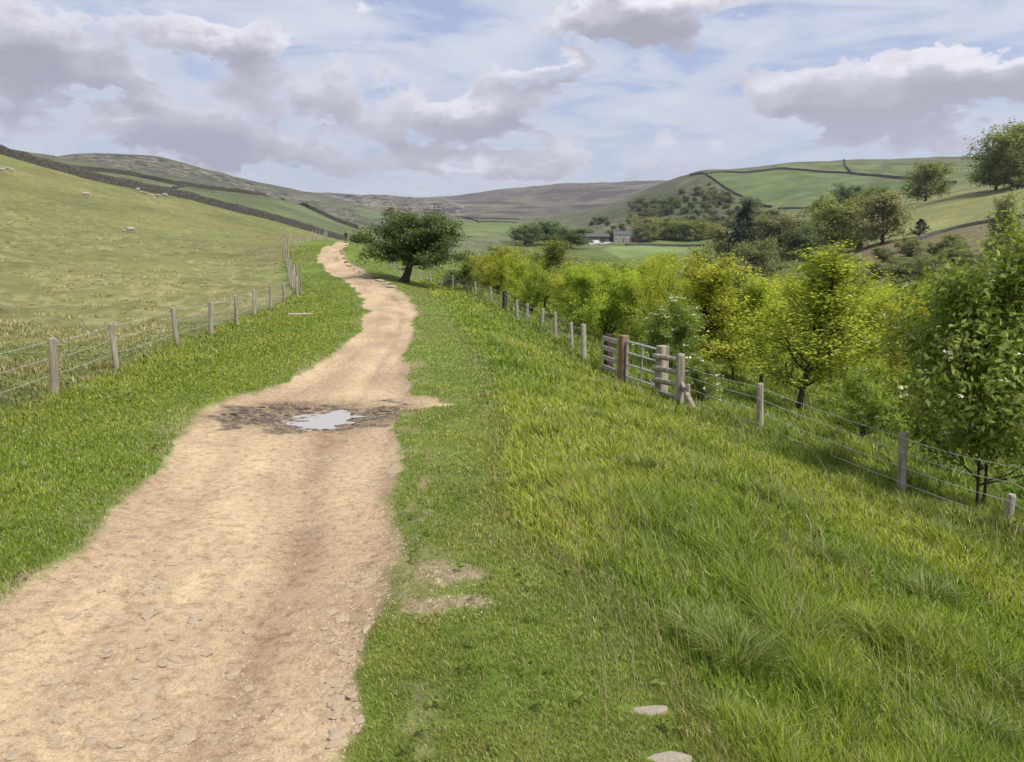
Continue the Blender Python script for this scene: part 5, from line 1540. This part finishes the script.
# ------------------------------------------------------------------ sky, sun, camera
CLOUD_STOPS = [(.0, (6.0, 5.9, 6.2)), (.18, (4.9, 4.8, 5.25)), (.36, (3.65, 3.55, 4.1)), (.66, (2.75, 2.67, 3.2)), (1.05, (2.15, 2.1, 2.6))]
VEIL_A, VEIL_B, SKY_MUL = (4.0, 4.25, 5.0), (5.1, 5.2, 5.6), (.62, .69, .9)
def build_world(sun_dir):
    w = bpy.data.worlds.new('World'); scene.world = w; w.use_nodes = True
    nt = w.node_tree; nt.nodes.clear(); lk = nt.links
    tc = N(nt, 'ShaderNodeTexCoord').outputs['Generated']
    sep = N(nt, 'ShaderNodeSeparateXYZ'); lk.new(tc, sep.inputs[0])
    x, y, z = sep.outputs
    sky = N(nt, 'ShaderNodeTexSky', sky_type='NISHITA'); sky.sun_disc = False
    sky.sun_elevation = SUN_EL; sky.sun_rotation = SUN_AZ
    sky.air_density = 1.0; sky.dust_density = 1.2; sky.ozone_density = 1.5
    az = math_n(nt, 'ARCTAN2', x, y)
    el = math_n(nt, 'ARCSINE', math_n(nt, 'MINIMUM', math_n(nt, 'MAXIMUM', z, -1.0), 1.0))
    # cloud banks where the photo has them: centre and spread in azimuth / elevation, weight
    blobs = [(40,48,60,22,1.0),(115,78,42,15,.95),(10,100,40,12,.85),(120,20,70,12,.45),(222,42,52,17,1.0),(262,54,26,9,.6),(295,98,58,17,1.05),(190,132,70,22,1.0),(150,118,40,14,.8),
             (250,140,50,12,.75),(395,138,60,14,.9),(450,118,70,17,1.0),(512,106,40,15,1.0),(300,158,70,9,.7),(380,164,60,9,.6),(480,168,80,12,.75),(550,160,40,16,.6),
             (600,30,50,20,1.15),(640,18,46,18,1.1),(670,4,40,10,.9),(525,80,46,11,1.0),(560,72,20,8,.6),(500,130,30,10,.5),(770,95,42,15,1.15),(820,108,40,13,.9),(880,105,60,20,1.1),(940,92,60,22,1.1),
             (1000,75,55,22,1.1),(900,130,70,9,.7),(690,47,34,7,.55),(378,6,34,8,.7),(420,20,20,6,.4),(970,140,90,9,.55),(110,158,60,12,.5),(20,135,40,12,.5),(700,152,50,6,.35),(660,165,50,6,.3),
             (340,75,30,9,.35),(720,60,26,7,.4),(850,70,40,8,.4),(5,60,30,40,.8)]
    NL = 15
    lev = np.linspace(R(1.0), R(19.5), NL)
    A0, A1, NS = -.64, .64, 32
    azs = np.linspace(A0, A1, NS)
    band = np.zeros((NL, NS))
    for (u, v, ru, rv, wt) in blobs:
        d = ray(u, v); d = d / np.linalg.norm(d)
        a0, e0 = math.atan2(d[0], d[1]), math.asin(d[2])
        ru = max(ru, 36); rv = max(rv, 11)
        for i, e in enumerate(lev):
            # flat underside, domed top
            k = 1.0 if e > e0 else 1.5
            band[i] += wt * np.exp(-1.12 * (((azs - a0) * F / ru) ** 2 + ((e - e0) * k * F / rv) ** 2))
    band = np.clip(band, 0, 1.3) / 1.3
    cmb = N(nt, 'ShaderNodeCombineXYZ'); lk.new(az, cmb.inputs[0]); lk.new(math_n(nt, 'MULTIPLY', el, 1.7), cmb.inputs[1]); cmb.inputs[2].default_value = 3.3
    nz = N(nt, 'ShaderNodeTexNoise'); nz.inputs['Scale'].default_value = 15; nz.inputs['Detail'].default_value = 7; nz.inputs['Roughness'].default_value = .58
    lk.new(cmb.outputs[0], nz.inputs['Vector'])
    f = nz.outputs['Fac']
    big = N(nt, 'ShaderNodeSeparateColor'); lk.new(nz.outputs['Color'], big.inputs[0])
    def rgb_ramp(fac, pos, trip):
        n = nt.nodes.new('ShaderNodeValToRGB'); e = n.color_ramp.elements; n.color_ramp.interpolation = 'LINEAR'
        e[0].position = pos[0]; e[0].color = (*trip[0], 1); e[1].position = pos[-1]; e[1].color = (*trip[-1], 1)
        for p, c in list(zip(pos, trip))[1:-1]: e.new(p).color = (*c, 1)
        lk.new(fac, n.inputs[0]); return n.outputs[0]
    wx = math_n(nt, 'ADD', az, math_n(nt, 'MULTIPLY', math_n(nt, 'SUBTRACT', big.outputs[1], .5), .16))
    ta = math_n(nt, 'DIVIDE', math_n(nt, 'SUBTRACT', wx, A0), A1 - A0)
    ps = np.linspace(0, 1, NS)
    ras = [rgb_ramp(ta, ps, band[3 * k:3 * k + 3].T.tolist()) for k in range(NL // 3)]
    tri = np.eye(NL)
    lp = ((lev - lev[0]) / (lev[-1] - lev[0])).tolist()
    ey = math_n(nt, 'DIVIDE', math_n(nt, 'SUBTRACT', math_n(nt, 'ADD', el, math_n(nt, 'MULTIPLY', math_n(nt, 'SUBTRACT', big.outputs[2], .5), .07)), lev[0]), lev[-1] - lev[0])
    def dens(dz):
        e2 = math_n(nt, 'ADD', ey, dz / (lev[-1] - lev[0])) if dz else ey
        tot = None
        for k, ra in enumerate(ras):
            w = rgb_ramp(e2, lp, tri[:, 3 * k:3 * k + 3].tolist())
            dn = N(nt, 'ShaderNodeVectorMath', operation='DOT_PRODUCT'); lk.new(ra, dn.inputs[0]); lk.new(w, dn.inputs[1])
            tot = dn.outputs['Value'] if tot is None else math_n(nt, 'ADD', tot, dn.outputs['Value'])
        return math_n(nt, 'MULTIPLY', tot, 1.3)
    b0 = dens(0.0); b1 = dens(0.022)
    nf = math_n(nt, 'MULTIPLY', math_n(nt, 'SUBTRACT', f, .5), 2.5)
    d0 = math_n(nt, 'ADD', b0, nf)
    cum = ramp(nt, d0, [(.30, 0.0), (.37, .55), (.52, 1.0)])
    # grey bellies under bright tops: how much cloud still lies above this point
    shade = math_n(nt, 'ADD', math_n(nt, 'MULTIPLY', b1, .95), math_n(nt, 'MULTIPLY', nf, .55))
    ccol = ramp(nt, shade, CLOUD_STOPS)
    # thin high veil over the blue
    cmb = N(nt, 'ShaderNodeCombineXYZ'); lk.new(math_n(nt, 'ADD', az, math_n(nt, 'MULTIPLY', el, .35)), cmb.inputs[0]); lk.new(math_n(nt, 'MULTIPLY', el, 4.2), cmb.inputs[1])
    ve = noise_n(nt, cmb.outputs[0], 5.0, 7, .6, .9)
    right_gap = ramp(nt, az, [(0.0, 0.0), (.05, .0), (.30, 1.0), (.55, .6)])
    ve2 = math_n(nt, 'SUBTRACT', ve, math_n(nt, 'MULTIPLY', right_gap, .07))
    veil = ramp(nt, ve2, [(.36, .30), (.47, .78), (.60, .98)])
    low = ramp(nt, el, [(.0, 1.0), (.16, 0.0)])
    veil = math_n(nt, 'MAXIMUM', veil, math_n(nt, 'MULTIPLY', low, .9))
    skyc = mix_c(nt, 1.0, sky.outputs[0], SKY_MUL, 'MULTIPLY')
    vcol = mix_c(nt, math_n(nt, 'MULTIPLY', ramp(nt, f, [(.35, 0.0), (.65, 1.0)]), .6), VEIL_A, VEIL_B)
    skyc = mix_c(nt, veil, skyc, vcol)
    out = mix_c(nt, cum, skyc, ccol)
    bg = N(nt, 'ShaderNodeBackground'); bg.inputs['Strength'].default_value = 0.1
    lk.new(out, bg.inputs[0])
    o = N(nt, 'ShaderNodeOutputWorld'); lk.new(bg.outputs[0], o.inputs[0])
    w.cycles.sampling_method = 'MANUAL'; w.cycles.sample_map_resolution = 512

SUN_EL = R(56); SUN_AZ = R(125)      # from the right and a little behind
sd_ = Vector((math.sin(SUN_AZ) * math.cos(SUN_EL), math.cos(SUN_AZ) * math.cos(SUN_EL), math.sin(SUN_EL)))
build_world(sd_)
sun = bpy.data.lights.new('sun', 'SUN'); sun.energy = 2.9; sun.angle = R(10); sun.color = (1.0, .95, .87)
so = bpy.data.objects.new('sun', sun); so.rotation_euler = (-sd_).to_track_quat('-Z', 'Y').to_euler(); so.location = (0, 0, 60); link(so)
cam = bpy.data.cameras.new('camera'); cam.sensor_fit = 'HORIZONTAL'; cam.sensor_width = 36; cam.lens = F / 1024 * 36; cam.clip_start = .05; cam.clip_end = 20000
co = bpy.data.objects.new('camera', cam); co.location = CAM.tolist(); co.rotation_euler = (R(90) - PITCH, 0, 0); link(co)
scene.camera = co
vs = scene.view_settings
vs.view_transform = 'Standard'; vs.look = 'None'; vs.exposure = 0.76; vs.gamma = 1.0; vs.use_curve_mapping = False
scene.cycles.max_bounces = 6; scene.cycles.diffuse_bounces = 3; scene.cycles.glossy_bounces = 2; scene.cycles.transmission_bounces = 4
scene.cycles.transparent_max_bounces = 6; scene.cycles.use_adaptive_sampling = True; scene.cycles.adaptive_threshold = .02
scene.cycles.use_denoising = True

# ------------------------------------------------------------------ the air of the valley
mh, nt, nd, lk = new_mat('haze_air')
pv = N(nt, 'ShaderNodeVolumePrincipled'); pv.inputs['Color'].default_value = (.86, .90, 1.0, 1); pv.inputs['Density'].default_value = 0.00010; pv.inputs['Anisotropy'].default_value = .2
o = N(nt, 'ShaderNodeOutputMaterial'); lk.new(pv.outputs[0], o.inputs['Volume'])
zl, zh = float(ZG.min()) - 2, float(ZG.max()) + 40
hz = MB(); hz.box((0, 0, (zl + zh) / 2), (14200, 14200, zh - zl))
tag(hz.build('haze', mh), 'thin pale air over the valley', 'haze', kind='stuff')
scene.cycles.volume_bounces = 0
